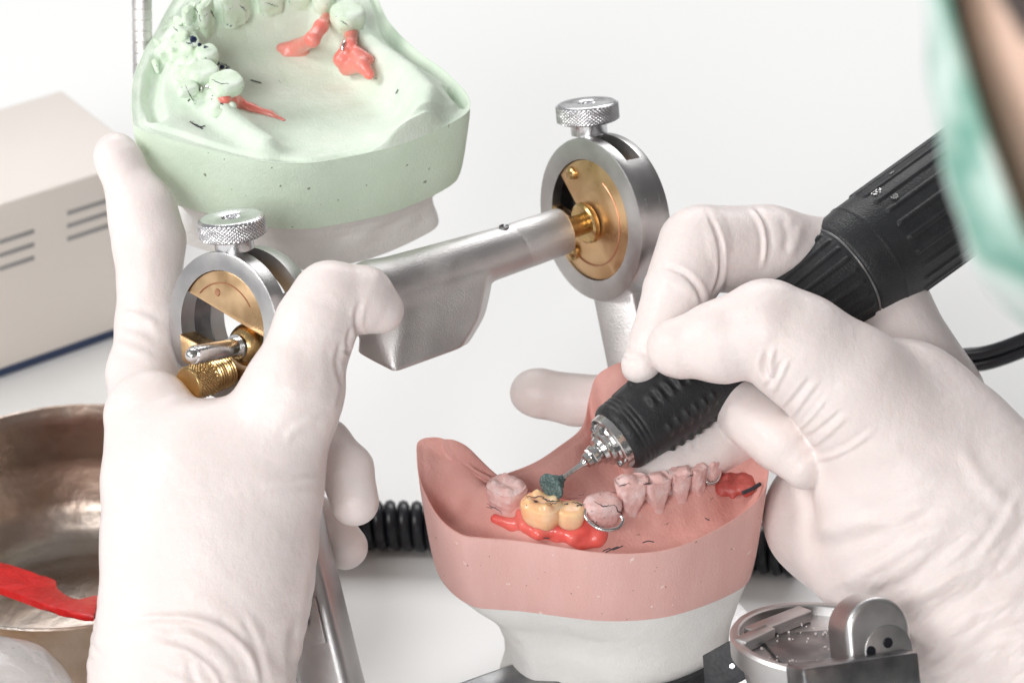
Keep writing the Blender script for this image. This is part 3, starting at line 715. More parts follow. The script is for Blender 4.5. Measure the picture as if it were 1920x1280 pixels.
for k, (pts, r) in enumerate([([(984, 928), (998, 932), (1012, 930), (1026, 936)], 1.1), ([(1014, 934), (1030, 940), (1048, 938)], 1.5), ([(1024, 942), (1036, 944), (1046, 942)], 1.0), ([(1000, 938), (1008, 941)], 1.3),
      ([(1072, 941), (1086, 944), (1098, 946)], 1.2), ([(1080, 948), (1094, 946)], 1.4), ([(1058, 946), (1066, 943)], 1.2), ([(909, 938), (918, 948), (930, 953), (941, 962)], 1.0), ([(912, 946), (924, 956)], .9),
      ([(1115, 940), (1130, 948), (1150, 946)], 1.0), ([(1160, 912), (1170, 908), (1182, 906)], 1.2), ([(1205, 908), (1222, 905)], 1.2), ([(1150, 946), (1162, 960), (1172, 975)], 1.2), ([(1290, 893), (1300, 889)], 1.0),
      ([(1085, 928), (1096, 926)], 1.0), ([(1108, 975), (1120, 984), (1134, 988)], 1.0), ([(1190, 1003), (1204, 1000)], .8), ([(1240, 985), (1262, 978)], .8), ([(1330, 940), (1338, 930)], .8)]):
    mark(lt, pts, r, 'pencil', low, 12, .9, k)
# black strap of the lower mounting
RBp = np.stack([pc[0] + 26 + (RB[:, 0] - pc[0]) * .70, pc[1] + (RB[:, 1] - pc[1]) * .69, RB[:, 2] * 0], 1)
sel = [i for i in range(len(RBp)) if RBp[i, 1] < -40 and RBp[i, 0] > 150]
ang = [RBp[i] for i in sel]; ang.sort(key=lambda q: math.atan2(q[1] - pc[1], q[0] - pc[0]))
Pth = spline(ang[::6], 60)
def band(path, z0, z1, th):
    n = len(path); V = []
    d = np.gradient(path, axis=0)[:, :2]; nr_ = np.stack([d[:, 1], -d[:, 0]], 1); nr_ /= np.linalg.norm(nr_, axis=1)[:, None]
    for i in range(n):
        for (o, z) in ((0, z0[i]), (th, z0[i]), (th, z1[i]), (0, z1[i])): V.append((path[i, 0] + nr_[i, 0] * o, path[i, 1] + nr_[i, 1] * o, z))
    V = A(V); F = gridfaces(n, 4) + [(0, 1, 2, 3), ((n - 1) * 4 + 3, (n - 1) * 4 + 2, (n - 1) * 4 + 1, (n - 1) * 4)]
    return V, F
tt = np.linspace(0, 1, 60)
top = -668 + 30 * tt
strap = fin('mounting_strap', *band(Pth, top - 60, top, 12), M['blackmetal'], artic, sharp=30)
sx0 = g3(1325, 1230, -615); 
cp = [W(1318, 1228, 18), W(1322, 1280, 18), W(1345, 1300, 10), W(1440, 1250, -5), W(1440, 1165, -5), W(1400, 1185, 0), W(1360, 1205, 8)]
nn_ = unit(np.cross(cp[3] - cp[0], cp[4] - cp[0])); nn_ = nn_ if w2c(nn_)[2] < 0 else -nn_
ex_ = unit(cp[3] - cp[0] - np.dot(cp[3] - cp[0], nn_) * nn_); ey_ = np.cross(nn_, ex_)
fin('mounting_bracket', *prism([((q - cp[0]) @ ex_, (q - cp[0]) @ ey_) for q in cp], cp[0] + nn_ * 6, ex_, ey_, nn_, -16, 2), M['blackmetal'], strap)
fin('bracket_screw', *lathe([(0, 0), (0, 6), (3, 5), (3.5, 0)], onplane(1373, 1248, cp[0] + nn_ * 6, nn_), nn_, 20), M['knurl'], strap)

# ---- upper (green) cast
tilt = math.radians(9)
gz = unit(CV(.035, math.cos(PITCH + tilt), math.sin(PITCH + tilt))); gx = unit(A([1., 0, 0]) - gz[0] * gz); gy = np.cross(gz, gx)
GO = W(560, 190, 260); gf = (GO, gx, gy, gz)
up = new_root('upper_cast', 'pale green stone dental cast with coral wax patches on a white plaster base', 'dental cast', GO - gz * 260)
rimg = [(246, 222, 0), (256, 240, 0), (299, 255, 0), (358, 272, 0), (437, 292, 0), (497, 303, 0), (576, 306, 0), (655, 294, 0), (734, 277, 0), (794, 256, 0), (850, 230, 0), (882, 205, 0), (878, 178, 0), (853, 150, 0), (829, 128, 0),
        (780, 92, 0), (730, 40, 0), (690, -30, 0), (600, -85, 0), (500, -95, 0), (400, -70, 0), (330, -10, 0), (290, 60, 0), (262, 110, 0), (246, 160, 0)]
def loc_g(px, py, h=0):
    q = onplane(px, py, GO + gz * h, gz) - GO; return A([q @ gx, q @ gy])
ridL = [loc_g(x, y, 45) for x, y in [(500, 235), (440, 195), (395, 150), (360, 105), (350, 70), (380, 35), (440, 5), (510, -8), (590, -4), (640, 20), (672, 45), (715, 80), (760, 120), (795, 165), (790, 215), (740, 250), (690, 268)]]
ridL = [tuple(q) for q in ridL]
notch1 = [tuple(loc_g(*q)) for q in ((302, 104), (288, 140), (283, 180), (292, 222))]; notch2 = [tuple(loc_g(*q)) for q in ((845, 165), (864, 190))]
def Hgreen(x, y, rz, dist):
    p = np.stack([x, y, x * 0], 1)
    da, pa = dpoly(x, y, ridL)
    prof = np.interp(pa, [0, .1, .25, .5, .65, .8, .92, 1], [32, 48, 62, 68, 64, 60, 56, 28])
    wid = np.interp(pa, [0, .2, .6, .75, 1], [28, 36, 38, 46, 28])
    c = loc_g(590, 130, 0)
    rr = np.hypot((x - c[0]) / 210, (y - c[1] + 30) / 230)
    pal = -58 * np.exp(-rr ** 3.0)
    edge = sstep(0, 14, dist)
    dn1, _ = dpoly(x, y, notch1); dn2, _ = dpoly(x, y, notch2)
    pal = pal - 34 * np.exp(-(dn1 / 15) ** 3) - 20 * np.exp(-(dn2 / 13) ** 3)
    step = 10 * sstep(22, 34, dist + 4 * wob(p, .03, 5)) 
    # smooth shoulder of the raised part
    h = prof * np.exp(-(da / wid) ** 2.6) + pal + step
    rug = 0.0 * np.sin((y + 14 * wob(p, .02, 2)) * .16) * np.exp(-((x - c[0]) / 110) ** 2) * sstep(20, 120, y - c[1] + 40)
    h = h + rug + 2.0 * wob(p, .011, 8) * edge
    return rz + (h - 3) * edge
V, F, mi, gp = cast_mesh(gf, rimg, (.955, .94, -176), Hgreen, (0, 40), n=460, nr=130, rnd=6)
fin('stone_body', V, F, [M['green'], M['greentop']], up, midx=mi, sharp=40, merge=False)
RG = spline(gp, 240, True)
plaster(M['plaster'], up, RG, (0, 40), [(.93, .915, -175, 0, 0), (.90, .90, -182, 0, 0), (.80, .84, -205, 10, 0), (.74, .80, -235, 14, 0), (.76, .80, -270, 12, 0), (.80, .82, -300, 10, 0)], gf, 12, 3.5, .012)
def gpt(px, py, h): 
    return onplane(px, py, GO + gz * h, gz)
def Hat(px, py):
    h = 20.
    for _ in range(6):
        q = loc_g(px, py, h); h = float(Hgreen(A([q[0]]), A([q[1]]), A([0.]), A([60.]))[0])
    return h
def gsurf(px, py, off=0): h = Hat(px, py) + off; return gpt(px, py, h)
gt = [(425, 172, 29, 30, 30, 'cone'), (381, 152, 26, 29, 30, 'cone'), (352, 176, 16, 20, 20, 'cone'), (388, 118, 20, 21, 30, 'cone'), (356, 96, 22, 20, 26, 'cone'), (334, 70, 15, 12, 40, 'wedge'), (356, 66, 22, 12, 66, 'wedge'), (388, 62, 28, 13, 76, 'wedge'),
      (444, 42, 37, 13, 80, 'wedge'), (508, 22, 30, 13, 70, 'wedge'), (562, 12, 27, 14, 62, 'wedge'), (608, 18, 24, 20, 50, 'cone'), (652, 50, 32, 31, 40, 'cone')]
for i, (px, py, w, t_, h, kd) in enumerate(gt):
    q = loc_g(px, py, 50); _, par = dpoly(A([q[0]]), A([q[1]]), ridL)
    k = par[0] * (len(ridL) - 1); i0 = int(min(k, len(ridL) - 2)); d2 = A(ridL[i0 + 1]) - A(ridL[i0])
    X = unit(gx * d2[0] + gy * d2[1]); Y = np.cross(gz, X)
    V, F = tooth(gpt(px, py, 30), X, Y, gz, w * .8, w, t_, t_ * (.7 if kd == 'wedge' else 1), h, kd, 60 + i * 3, pw=.7)
    fin('tooth', V, F, M['greentooth'], up)
def blob(parent, name, m, pts, k=8, h=3.0, q=1.0):
    """pts: chains of (px,py,height over surface,r)"""
    ps = [[(w2c(gsurf(x, y, o)), r) for x, y, o, r in ch] for ch in pts]
    al = A([p for ch in ps for p, r in ch]); f = Field(al.min(0) - 40, al.max(0) + 40, h)
    for ch in ps:
        for (a, ra), (b, rb) in zip(ch[:-1], ch[1:]): f.cone(a, ra, b, rb, k)
    V, Q = f.mesh(1); return fin(name, c2w(V), Q, M[m], parent, merge=False, sharp=0)
blob(up, 'wax_patch', 'coralwax', [[(528, 92, -2, 12), (560, 88, -1, 16), (585, 75, 0, 15), (602, 50, 0, 14), (612, 34, 0, 11)], [(535, 104, -3, 9), (570, 98, -2, 12)]])
blob(up, 'wax_patch', 'coralwax', [[(660, 58, 0, 14), (655, 85, 0, 14), (640, 112, 0, 15), (650, 128, 0, 14), (678, 122, 0, 15), (692, 140, 0, 11)], [(668, 100, 0, 14), (690, 112, 0, 12)]])
blob(up, 'wax_patch', 'coralwax', [[(420, 186, 0, 14), (445, 194, 0, 13), (470, 204, 0, 10), (505, 214, 0, 7), (533, 226, 0, 3.5)], [(440, 176, 2, 9), (436, 192, 0, 13)]])
def gw(pts, r=3.6, m='chrome'): return fin('wire_clasp', *tube([gsurf(x, y, o) for x, y, o in pts], r, 8, 50), M[m], up, sharp=0)
gw([(345, 158, 8), (365, 160, 10), (392, 163, 12), (415, 168, 14), (432, 177, 16), (444, 187, 10)])
gw([(352, 142, 8), (364, 156, 14), (378, 166, 12), (372, 174, 6)], 2.8)
gw([(446, 158, 12), (449, 168, 12), (440, 175, 10)], 3.2)
gw([(680, 26, 30), (672, 42, 24), (655, 62, 14), (645, 80, 10), (642, 96, 5)], 3.0)
gw([(683, 28, 28), (668, 30, 26), (655, 36, 24)], 2.4, 'steeldark')
rs = np.random.RandomState(8); al = A([w2c(gpt(a_, b_, 40)) for a_, b_ in ((300, 40), (470, 230), (680, 60), (300, 200))])
f = Field(al.min(0) - 70, al.max(0) + 70, 3.0)
sp1 = spline([(415, 184), (385, 165), (345, 120), (330, 70), (350, 40)], 40); sp2 = spline([(430, 40), (520, 25), (600, 30), (672, 60)], 40)
for i in range(260):
    q_ = sp1[rs.randint(40)] + rs.normal(size=2) * (12, 15)
    c_ = w2c(gsurf(q_[0], q_[1], rs.uniform(-9, -1))); f.cone(c_, rs.uniform(5, 10), c_ + rs.normal(size=3) * 8, rs.uniform(3, 6), 7)
V, Q = f.mesh(1); fin('gum_ridge', c2w(V), Q, M['greentooth'], up, merge=False, sharp=0)
for x, y, r, o in ((386, 96, 11, 40), (398, 112, 6, 38), (362, 74, 7, 42), (374, 84, 4, 40), (416, 126, 5, 38), (408, 118, 4, 40), (426, 130, 4, 38)):
    c_ = gsurf(x, y, 0) ; c_ = gpt(x, y, Hat(x, y) + o)
    V, F = lathe([(-r * math.cos(a), r * math.sin(a)) for a in np.linspace(0, math.pi, 10)], c_, gz, 16, lambda T_, TH: np.sin(TH * 3) * r * .12 * (T_ > -r * .95) * (T_ < r * .95))
    fin('ink_blob', V, F, M['blueink'], up)
for k, pts in enumerate(([(356, 228), (372, 238), (384, 236)], [(362, 232), (380, 242)], [(742, 176), (746, 168)], [(352, 190), (356, 186)], [(395, 185), (418, 196)], [(470, 150), (490, 156)])):
    fin('pencil_mark', *tube([gsurf(x, y, 1) for x, y in pts], 1.2, 6, 12), M['pencil'], up)
ut = tree_of([o for o in up.children if o.name.split('.')[0] in ('stone_body', 'tooth', 'gum_ridge')])
for k, (pts, r, m) in enumerate([([(404, 124), (412, 120), (424, 122), (430, 128)], 1.8, 'blueink'), ([(408, 130), (420, 128)], 1.2, 'blueink'), ([(355, 70), (362, 74), (367, 82)], 2.2, 'blueink'), ([(350, 80), (360, 84)], 1.5, 'blueink'), ([(398, 150), (415, 158), (430, 156)], .9, 'pencil'),
      ([(362, 12), (370, 24), (376, 40)], 1.2, 'pencil'), ([(395, 20), (404, 36)], 1.2, 'pencil'), ([(450, 10), (462, 22)], 1.0, 'pencil'), ([(500, 6), (520, 12)], 1.0, 'pencil'), ([(640, 40), (652, 48)], 1.0, 'pencil'), ([(358, 226), (372, 236), (386, 238)], 1.0, 'pencil'),
      ([(348, 160), (362, 190), (375, 200)], .9, 'pencil'), ([(326, 50), (334, 60)], 1.2, 'pencil'), ([(520, 150), (530, 158)], .7, 'pencil'), ([(700, 150), (712, 144)], .7, 'pencil')]):
    mark(ut, pts, r, m, up, 10, .8, 50 + k)
# small pits and flecks on the green wall
RGm = spline(gp, 460, True)

# ------------------------------------------------------------------ handpiece
ax = c2w(A([.788, .551, .2756])); HO = W(1140, 835, 12)
tow = CV(0, 0, 1); e1h = unit(tow - np.dot(tow, ax) * ax)
hp = new_root('handpiece', 'black rubber-gripped dental handpiece with a green grinding stone, held in the right hand', 'handpiece', HO)
def dgrip(Tt, TH):
    r = np.zeros_like(Tt)
    for tc_, rows in ((0, 0), ):
        for k in range(6):
            c0 = 98 + k * 21
            for j in range(7):
                a = j * 2 * math.pi / 7 + .55 + (.0 if j % 2 else .0)
                dth = (TH - a + math.pi) % (2 * math.pi) - math.pi
                ln = .21 * math.sqrt(max(.05, 1 - ((k - 2.5) / 3.9) ** 2))
                r += 7.0 * np.exp(-np.abs(dth / ln) ** 2.4) * np.exp(-((Tt - c0) / 5.5) ** 2)
    r += -2.2 * sum(np.exp(-((Tt - c) / 2.0) ** 2) for c in (40, 50, 60))
    r += 1.2 * np.exp(-((TH % math.pi - 1.57) / .02) ** 2) * (Tt > 60) * (Tt < 300)
    return r
gr = [(18, 40), (18, 60), (20, 64), (24, 67), (30, 69), (60, 71), (90, 74), (150, 78), (230, 78), (300, 74), (340, 70)]
V, F = lathe(dense(gr, 2.2), HO, ax, 300, dgrip, ref=e1h)
grip = fin('grip', V, F, M['rubber'], hp, sharp=60, merge=False)
def dcone(Tt, TH):
    r = np.zeros_like(Tt)
    for j in range(24):
        a = j * 2 * math.pi / 24; dth = (TH - a + math.pi) % (2 * math.pi) - math.pi
        r += 4.0 * np.exp(-(dth * 92 / 4.2) ** 4) * sstep(408, 414, Tt) * sstep(576, 570, Tt)
    return r
V, F = lathe(dense([(338, 60), (338, 68), (343, 71), (350, 72), (392, 76), (396, 80), (470, 91), (560, 103), (583, 106), (584, 100)], 4), HO, ax, 480, dcone, ref=e1h)
fin('tapered_collar', V, F, M['rubber'], hp, sharp=60, merge=False)
# studs round the front of the cone
st = []
for j in range(22):
    a = j * 2 * math.pi / 22; e2h = np.cross(ax, e1h); rd = e1h * math.cos(a) + e2h * math.sin(a)
    st.append(box(HO + ax * 386 + rd * 76, rd, np.cross(ax, rd), ax, 5, 6, 6, 2))
    st.append(box(HO + ax * 370 + rd * 72, rd, np.cross(ax, rd), ax, 4, 5, 5, 2))
fin('grip_studs', *join(*st), M['rubber'], hp, sharp=60, merge=False)
fin('seam_ring', *lathe([(583, 100), (583, 107.2), (586, 108), (588, 107), (588, 100)], HO, ax, 160), M['steeldark'], hp)
def dslv(Tt, TH):
    r = np.zeros_like(Tt)
    for j in range(22):
        a = j * 2 * math.pi / 22 + .07; dth = (TH - a + math.pi) % (2 * math.pi) - math.pi
        s0 = 690 if j % 2 else 690
        r += 4.0 * np.exp(-(dth * 114 / 4.6) ** 4) * sstep(s0, s0 + 6, Tt) * sstep(1180, 1170, Tt)
    return r
V, F = lathe(dense([(587, 90), (588, 106), (592, 109), (610, 112), (645, 115), (648, 116.5), (651, 115.5), (1250, 118), (1262, 112), (1266, 0)], 4), HO, ax, 480, dslv, ref=e1h)
slv = fin('sleeve', V, F, M['rubber'], hp, sharp=60, merge=False)
# worn chips in the coating
for (x, y, s) in ((1644, 360, 10), (1678, 368, 7), (1673, 324, 4)):
    # find surface point: nearest point of the photo ray to the sleeve surface
    ro = c2w(A([0, 0, -D])); rd = unit(c2w(P(x, y, 0)) - ro); w0 = ro - HO
    a_ = 1 - (rd @ ax) ** 2; b_ = 2 * (w0 @ rd - (w0 @ ax) * (rd @ ax)); c_ = w0 @ w0 - (w0 @ ax) ** 2 - 116.6 ** 2
    disc = b_ * b_ - 4 * a_ * c_
    if disc < 0: continue
    hit = ro + rd * ((-b_ - math.sqrt(disc)) / (2 * a_)); nrm = unit((hit - HO) - ((hit - HO) @ ax) * ax)
    rs = np.random.RandomState(int(x)); u1 = ax; u2 = np.cross(nrm, u1)
    ch = []
    for k in range(26):
        a = rs.uniform(0, 6.28); rr_ = s * (.95 + .15 * math.sin(3 * a)) if k < 17 else s * rs.uniform(0, .8)
        ch.append(box(hit + u1 * rr_ * math.cos(a) + u2 * rr_ * .75 * math.sin(a) + nrm * .3, u1, u2, nrm, rs.uniform(.8, 1.8), rs.uniform(.5, 1.3), .6))
    fin('worn_chip', *join(*ch), M['steel'], slv, merge=False)
chk = fin('chuck', *lathe([(-62, 0), (-62, 7), (-56, 9), (-54, 14), (-40, 15.5), (-38, 20), (-30, 21), (-28, 16), (-24, 16), (-22, 26), (-14, 29), (-12, 36), (-4, 38), (-2, 44), (2, 46), (3, 54), (5, 56.5), (19, 58.5), (20, 50), (30, 44)], HO, ax, 96), M['chrome'], hp, sharp=25)
fin('hex_nut', *lathe([(-46, 10), (-45, 19), (-33, 19), (-32, 10)], HO, ax, 6), M['chrome'], chk, sharp=20)
for j in range(6):
    a = j * math.pi / 3 + .3; rd = e1h * math.cos(a) + np.cross(ax, e1h) * math.sin(a)
    fin('chuck_notch', *box(HO + ax * -1 + rd * 41, rd, np.cross(ax, rd), ax, 5, 5, 6, 1), M['steeldark'], chk)
bur = fin('bur_shank', *lathe([(-118, 0), (-118, 4), (-64, 5.2), (-60, 7), (-50, 7)], HO, ax, 24), M['chrome'], hp)
bh = unit(ax + CV(-.35, .1, 0) * .0)
bh = unit(ax - .42 * CV(0, 0, 1)); BO = HO - ax * 116 + bh * 116
V, F = lathe(dense([(-144, 0), (-144, 24), (-142, 27), (-137, 27), (-135, 25), (-132, 17), (-122, 16), (-118, 13), (-116, 9), (-104, 6), (-103, 0)], 1.6), BO, bh, 90)
V = V + .15 * np.stack([wob(V, .5, 1), wob(V, .5, 2), wob(V, .5, 3)], 1)
fin('grinding_stone', V, F, M['bur'], hp, sharp=50, merge=False)

# ------------------------------------------------------------------ person: head, hair, mask, gloves
per = new_root('person', 'person in a green surgical mask and white latex gloves leaning in from the right', 'person', W(1960, 1000, -600))
# left glove
h_ = 4.0
f = Field((-1150, -1150, -520), (-80, 480, 300), h_)
f.chain([(330, 1460, -190, 190), (362, 1240, -170, 186), (388, 1100, -150, 188)], 40, .72)
f.chain([(388, 1100, -150, 190), (392, 1000, -135, 194), (396, 938, -130, 192)], 40, .72)
f.chain([(300, 880, -100, 106), (282, 780, -60, 88)], 50, .85)
f.chain([(286, 805, 0, 88), (270, 700, 105, 66), (282, 610, 142, 61), (279, 450, 150, 64), (267, 395, 155, 60), (222, 300, 165, 40), (216, 287, 168, 36)], 26)
f.chain([(490, 880, -140, 120), (548, 738, -150, 88), (592, 610, -132, 68), (618, 558, -122, 68)], 44, .9)
f.chain([(618, 556, -122, 66), (680, 563, -100, 63), (716, 583, -94, 42)], 12)
f.chain([(480, 1000, -100, 100), (510, 890, -60, 86)], 40)
# curled fingers
g2 = Field((-560, -560, -100), (-180, 0, 300), h_)
f.chain([(520, 830, 60, 70), (610, 835, 50, 50), (650, 880, 20, 50), (665, 940, 0, 46)], 10)
f.chain([(540, 960, 150, 60), (612, 985, 150, 46), (648, 1025, 140, 42)], 8)
V, Q = f.mesh(2)
cr = [([(676, 565), (668, 600), (676, 640), (690, 665)], 5, 5), ([(660, 610), (652, 640), (655, 668)], 4, 3), ([(640, 655), (655, 660), (668, 655)], 4, 2.5),
      ([(636, 700), (642, 730), (632, 765)], 5, 3), ([(640, 640), (632, 680), (640, 712)], 5, 2.5),
      ([(225, 585), (260, 592), (300, 610)], 7, -3), ([(222, 610), (262, 618), (300, 638)], 8, 2.5), ([(214, 640), (250, 655), (290, 672)], 8, -2),
      ([(230, 1165), (310, 1156), (400, 1170), (460, 1215), (492, 1300)], 7, -4), ([(240, 1182), (320, 1174), (390, 1188), (440, 1235), (466, 1310)], 9, 2),
      ([(290, 1206), (345, 1216), (395, 1252), (425, 1310)], 6, -2), ([(600, 780), (560, 800), (530, 830)], 8, -1.5), ([(600, 895), (560, 900), (500, 912)], 6, -2.0),
      ([(448, 1150), (480, 1208), (500, 1290)], 7, 2.5), ([(560, 1150), (550, 1210), (558, 1280)], 10, 3), ([(600, 1000), (575, 1090), (560, 1180)], 12, -1.6),
      ([(560, 640), (580, 700), (570, 760)], 18, 1.2), ([(350, 1236), (360, 1262), (368, 1300)], 7, 1.5)]
V = creases(V, Q, cr)
def wrinkle(V, Q, dirv, stretch, fr, amp, maskf, seed):
    s_ = (D + V[:, 2]) / D; px = 960 + V[:, 0] / s_; py = 640 - V[:, 1] / s_
    dv_ = unit(A(dirv)); u = px * dv_[0] + py * dv_[1]; v = -px * dv_[1] + py * dv_[0]
    p = np.stack([u / stretch, v, V[:, 2] * .3], 1); w_ = wob(p, fr, seed)
    return V + vnorm(V, Q) * (amp * (1 - np.abs(np.clip(w_, -1, 1)) * 2) * maskf(px, py))[:, None]
V = wrinkle(V, Q, (1, .35), 5, .035, 2.0, lambda x, y: sstep(1090, 1200, y), 4)
V = wrinkle(V, Q, (.6, 1), 4, .05, .7, lambda x, y: sstep(980, 1100, y) * sstep(380, 480, x), 5)
V = V + vnorm(V, Q) * (0.6 * wob(V, .018, 21))[:, None]
fin('glove', c2w(V), Q, M['glove'], per, merge=False, sharp=0, label='white latex glove gripping the articulator, on the left')
# right glove
f = Field((-60, -1020, -420), (1480, 330, 480), h_)
f.chain([(2120, 1400, -60, 245), (1930, 1160, -40, 238), (1800, 1010, -20, 236), (1734, 900, 0, 207)], 40, .62)
f.chain([(1734, 900, 0, 207), (1682, 800, 20, 168)], 40, .62)
f.chain([(1640, 1050, 60, 125), (1560, 970, 150, 118), (1620, 880, 150, 110)], 50, .8)
f.chain([(1700, 850, -20, 150), (1588, 722, -62, 112), (1500, 655, -84, 98), (1438, 615, -92, 92)], 34, .85)
f.chain([(1436, 617, -90, 90), (1350, 640, -82, 78), (1275, 652, -70, 56), (1262, 652, -66, 50)], 12, .85)
# index finger
f.chain([(1700, 760, 200, 150), (1640, 600, 240, 110), (1560, 498, 225, 84), (1440, 470, 160, 82), (1322, 466, 110, 82)], 22)
f.chain([(1310, 466, 105, 80), (1272, 545, 70, 66)], 8)
f.chain([(1268, 555, 66, 64), (1232, 640, 40, 52), (1203, 685, 22, 38)], 7)
# finger under the handpiece
f.chain([(1560, 860, 150, 70), (1430, 800, 170, 62), (1335, 836, 105, 54), (1254, 880, 70, 54), (1236, 892, 64, 50)], 5)
# curled finger pointing down right
f.chain([(1370, 735, 90, 56), (1405, 775, 60, 60), (1466, 828, 10, 60), (1508, 874, -8, 43)], 3)
# finger behind the cast
f.chain([(1500, 700, 250, 80), (1330, 745, 300, 58), (1150, 752, 330, 50), (1080, 750, 335, 49), (1012, 737, 330, 46), (1000, 735, 330, 44)], 8)
V, Q = f.mesh(2)
cr = [([(1437, 660), (1432, 690), (1442, 715)], 5, 6), ([(1452, 650), (1446, 680), (1452, 712)], 5, -3.5),
      ([(1480, 670), (1462, 710), (1444, 742)], 4, -2.6),
      ([(1468, 672), (1450, 706), (1432, 732)], 4, 2.8),
      ([(1534, 712), (1504, 752), (1476, 790)], 4.5, -2.6),
      ([(1520, 706), (1492, 742), (1464, 774)], 4, 2.8),
      ([(1590, 778), (1540, 822), (1500, 846)], 5, -2.2),
      ([(1580, 768), (1532, 808), (1492, 830)], 4, 2.2),
      ([(1640, 806), (1580, 846), (1512, 866)], 5, -2.4),
      ([(1552, 742), (1520, 782), (1488, 812)], 4, -2.2),
      ([(1325, 395), (1342, 430), (1352, 470), (1350, 520), (1335, 556)], 4, 5.5), ([(1318, 410), (1332, 450), (1340, 500)], 6, -1.2), ([(1348, 400), (1362, 440), (1366, 480)], 7, -1), ([(1240, 500), (1280, 512), (1308, 540), (1320, 575)], 5, 5), ([(1235, 520), (1275, 532), (1298, 560)], 6, -1),
      ([(1408, 390), (1428, 420), (1435, 460), (1430, 500)], 4, -4.5), ([(1418, 388), (1440, 425), (1446, 470)], 5, 1.5), ([(1500, 420), (1495, 450), (1480, 480)], 8, -2), ([(1465, 405), (1475, 440), (1470, 475)], 7, 1.8),
      ([(1162, 660), (1185, 668), (1210, 672)], 4, -3.5), ([(1170, 650), (1190, 655), (1215, 660)], 4, 2.5),
      ([(1290, 808), (1300, 822), (1300, 840)], 4, 3), ([(1275, 815), (1286, 828), (1288, 842)], 4, -2), ([(1420, 560), (1440, 600), (1430, 650)], 26, -1.5),
      ([(1500, 1000), (1600, 980), (1690, 985)], 16, -4), ([(1530, 1040), (1640, 1000), (1760, 960)], 14, 4), ([(1560, 1100), (1680, 1040), (1800, 960)], 14, -6), ([(1600, 1130), (1700, 1085), (1830, 990)], 13, 6),
      ([(1650, 1160), (1750, 1100), (1870, 1040)], 13, -6), ([(1700, 1180), (1800, 1120), (1920, 1060)], 13, 5), ([(1730, 1230), (1830, 1150), (1930, 1110)], 13, -5), ([(1770, 1260), (1860, 1190), (1940, 1160)], 12, 5),
      ([(1800, 830), (1840, 900), (1900, 960)], 14, -3), ([(1830, 1050), (1870, 1000), (1910, 930)], 9, -3.5), ([(1860, 1080), (1895, 1020), (1930, 960)], 9, 3), ([(1680, 830), (1740, 850), (1790, 890)], 20, 1.6), ([(1500, 880), (1560, 905), (1600, 960)], 20, 2)]
V = creases(V, Q, cr)
V = wrinkle(V, Q, (.82, -.57), 5, .03, 1.9, lambda x, y: sstep(1480, 1750, x) * sstep(900, 1080, y + (x - 1600) * .2), 7)
V = wrinkle(V, Q, (.82, -.57), 5, .085, .6, lambda x, y: sstep(1500, 1700, x) * sstep(930, 1080, y), 9)
V = V + vnorm(V, Q) * (0.8 * wob(V, .016, 33))[:, None]
fin('glove', c2w(V), Q, M['glove'], per, merge=False, sharp=0, label='white latex glove holding the handpiece, on the right')
# head, close to the camera on the right
dH = -2500; sH = (D + dH) / D
def PH(px, py, dd=0): return P(px, py, dH + dd)
f = Field((260, -500, -3300), (2100, 1100, -1300), 15.0)
hc = PH(2960, -260, -150)
f.cone(hc, 560, hc + A([60, 120, -60]), 540, 60, 1.1)            # cranium
jaw = PH(2560, 250, 150); f.cone(jaw, 300, PH(2450, 60, 60), 300, 50)
f.cone(PH(2262, -60, 0), 246, PH(2300, 220, 60), 228, 50)        # cheek
f.cone(PH(2120, 120, 380), 60, PH(2060, 190, 420), 46, 50)        # nose, under the mask
f.cone(PH(2950, 560, -100), 300, PH(3250, 1000, -150), 330, 80)  # neck
f.cone(PH(2760, 60, -420), 60, PH(2700, 170, -400), 46, 20)      # ear
V, Q = f.mesh(2)
fin('head', c2w(V), Q, M['skin'], per, merge=False, sharp=0)
Vh = V
# hair: a thick cap over the cranium
f = Field((330, -200, -3300), (2200, 1200, -1300), 16.0)
f.cone(hc + A([4, 20, -34]), 592, hc + A([90, 160, -60]), 570, 60, 1.1)
f.cone(PH(2262, -70, -34), 282, PH(2500, -150, -60), 350, 60)
V, Q = f.mesh(2); V = V + vnorm(V, Q) * (10 * wob(V, .02, 2))[:, None]
s_ = (D + V[:, 2]) / D; hx, hy = 960 + V[:, 0] / s_, 640 - V[:, 1] / s_
keep = ((hx - 1862) - hy * .72 > 0) & (hy < 170)
Q = Q[keep[Q].all(1)]; used = np.unique(Q); mp_ = -np.ones(len(V), int); mp_[used] = np.arange(len(used))
fin('hair', c2w(V[used]), mp_[Q], M['hair'], per, merge=False, sharp=0)
# mask: pleated curved sheet with thickness, binding along its edges and ear loops
nu, nv = 60, 70; G_ = np.zeros((nv, nu, 3))
for i in range(nv):
    v = i / (nv - 1)
    for j in range(nu):
        u = j / (nu - 1)
        # u: 0 rear edge (on the cheek) .. 1 far side; v: 0 top .. 1 bottom
        ex1 = P(1735 + 130 * v + 90 * v * v, -160 + 700 * v, dH - 130 + 60 * v)
        ex2 = P(1722 + 40 * v ** 2, -190 + 780 * v, dH + 30)
        ex3 = P(1880 + 60 * v, -200 + 900 * v, dH + 420)
        p = ex1 * (1 - u) ** 2 + ex2 * 2 * u * (1 - u) * 1.0 + ex3 * u ** 2
        bulge = math.sin(math.pi * min(1, v * 1.02)) * 26 * (4 * u * (1 - u))
        p = p + A([-1, 0, 0]) * bulge + A([0, 0, -1]) * 10 * math.sin(v * 26) * (4 * u * (1 - u)) ** .5
        if v > .86: p = p + A([1, -.2, 0]) * ((v - .86) / .14) ** 2 * 120
        G_[i, j] = p
V = G_.reshape(-1, 3); F = gridfaces(nv, nu, False)
nrm = vnorm(V, A(F)); 
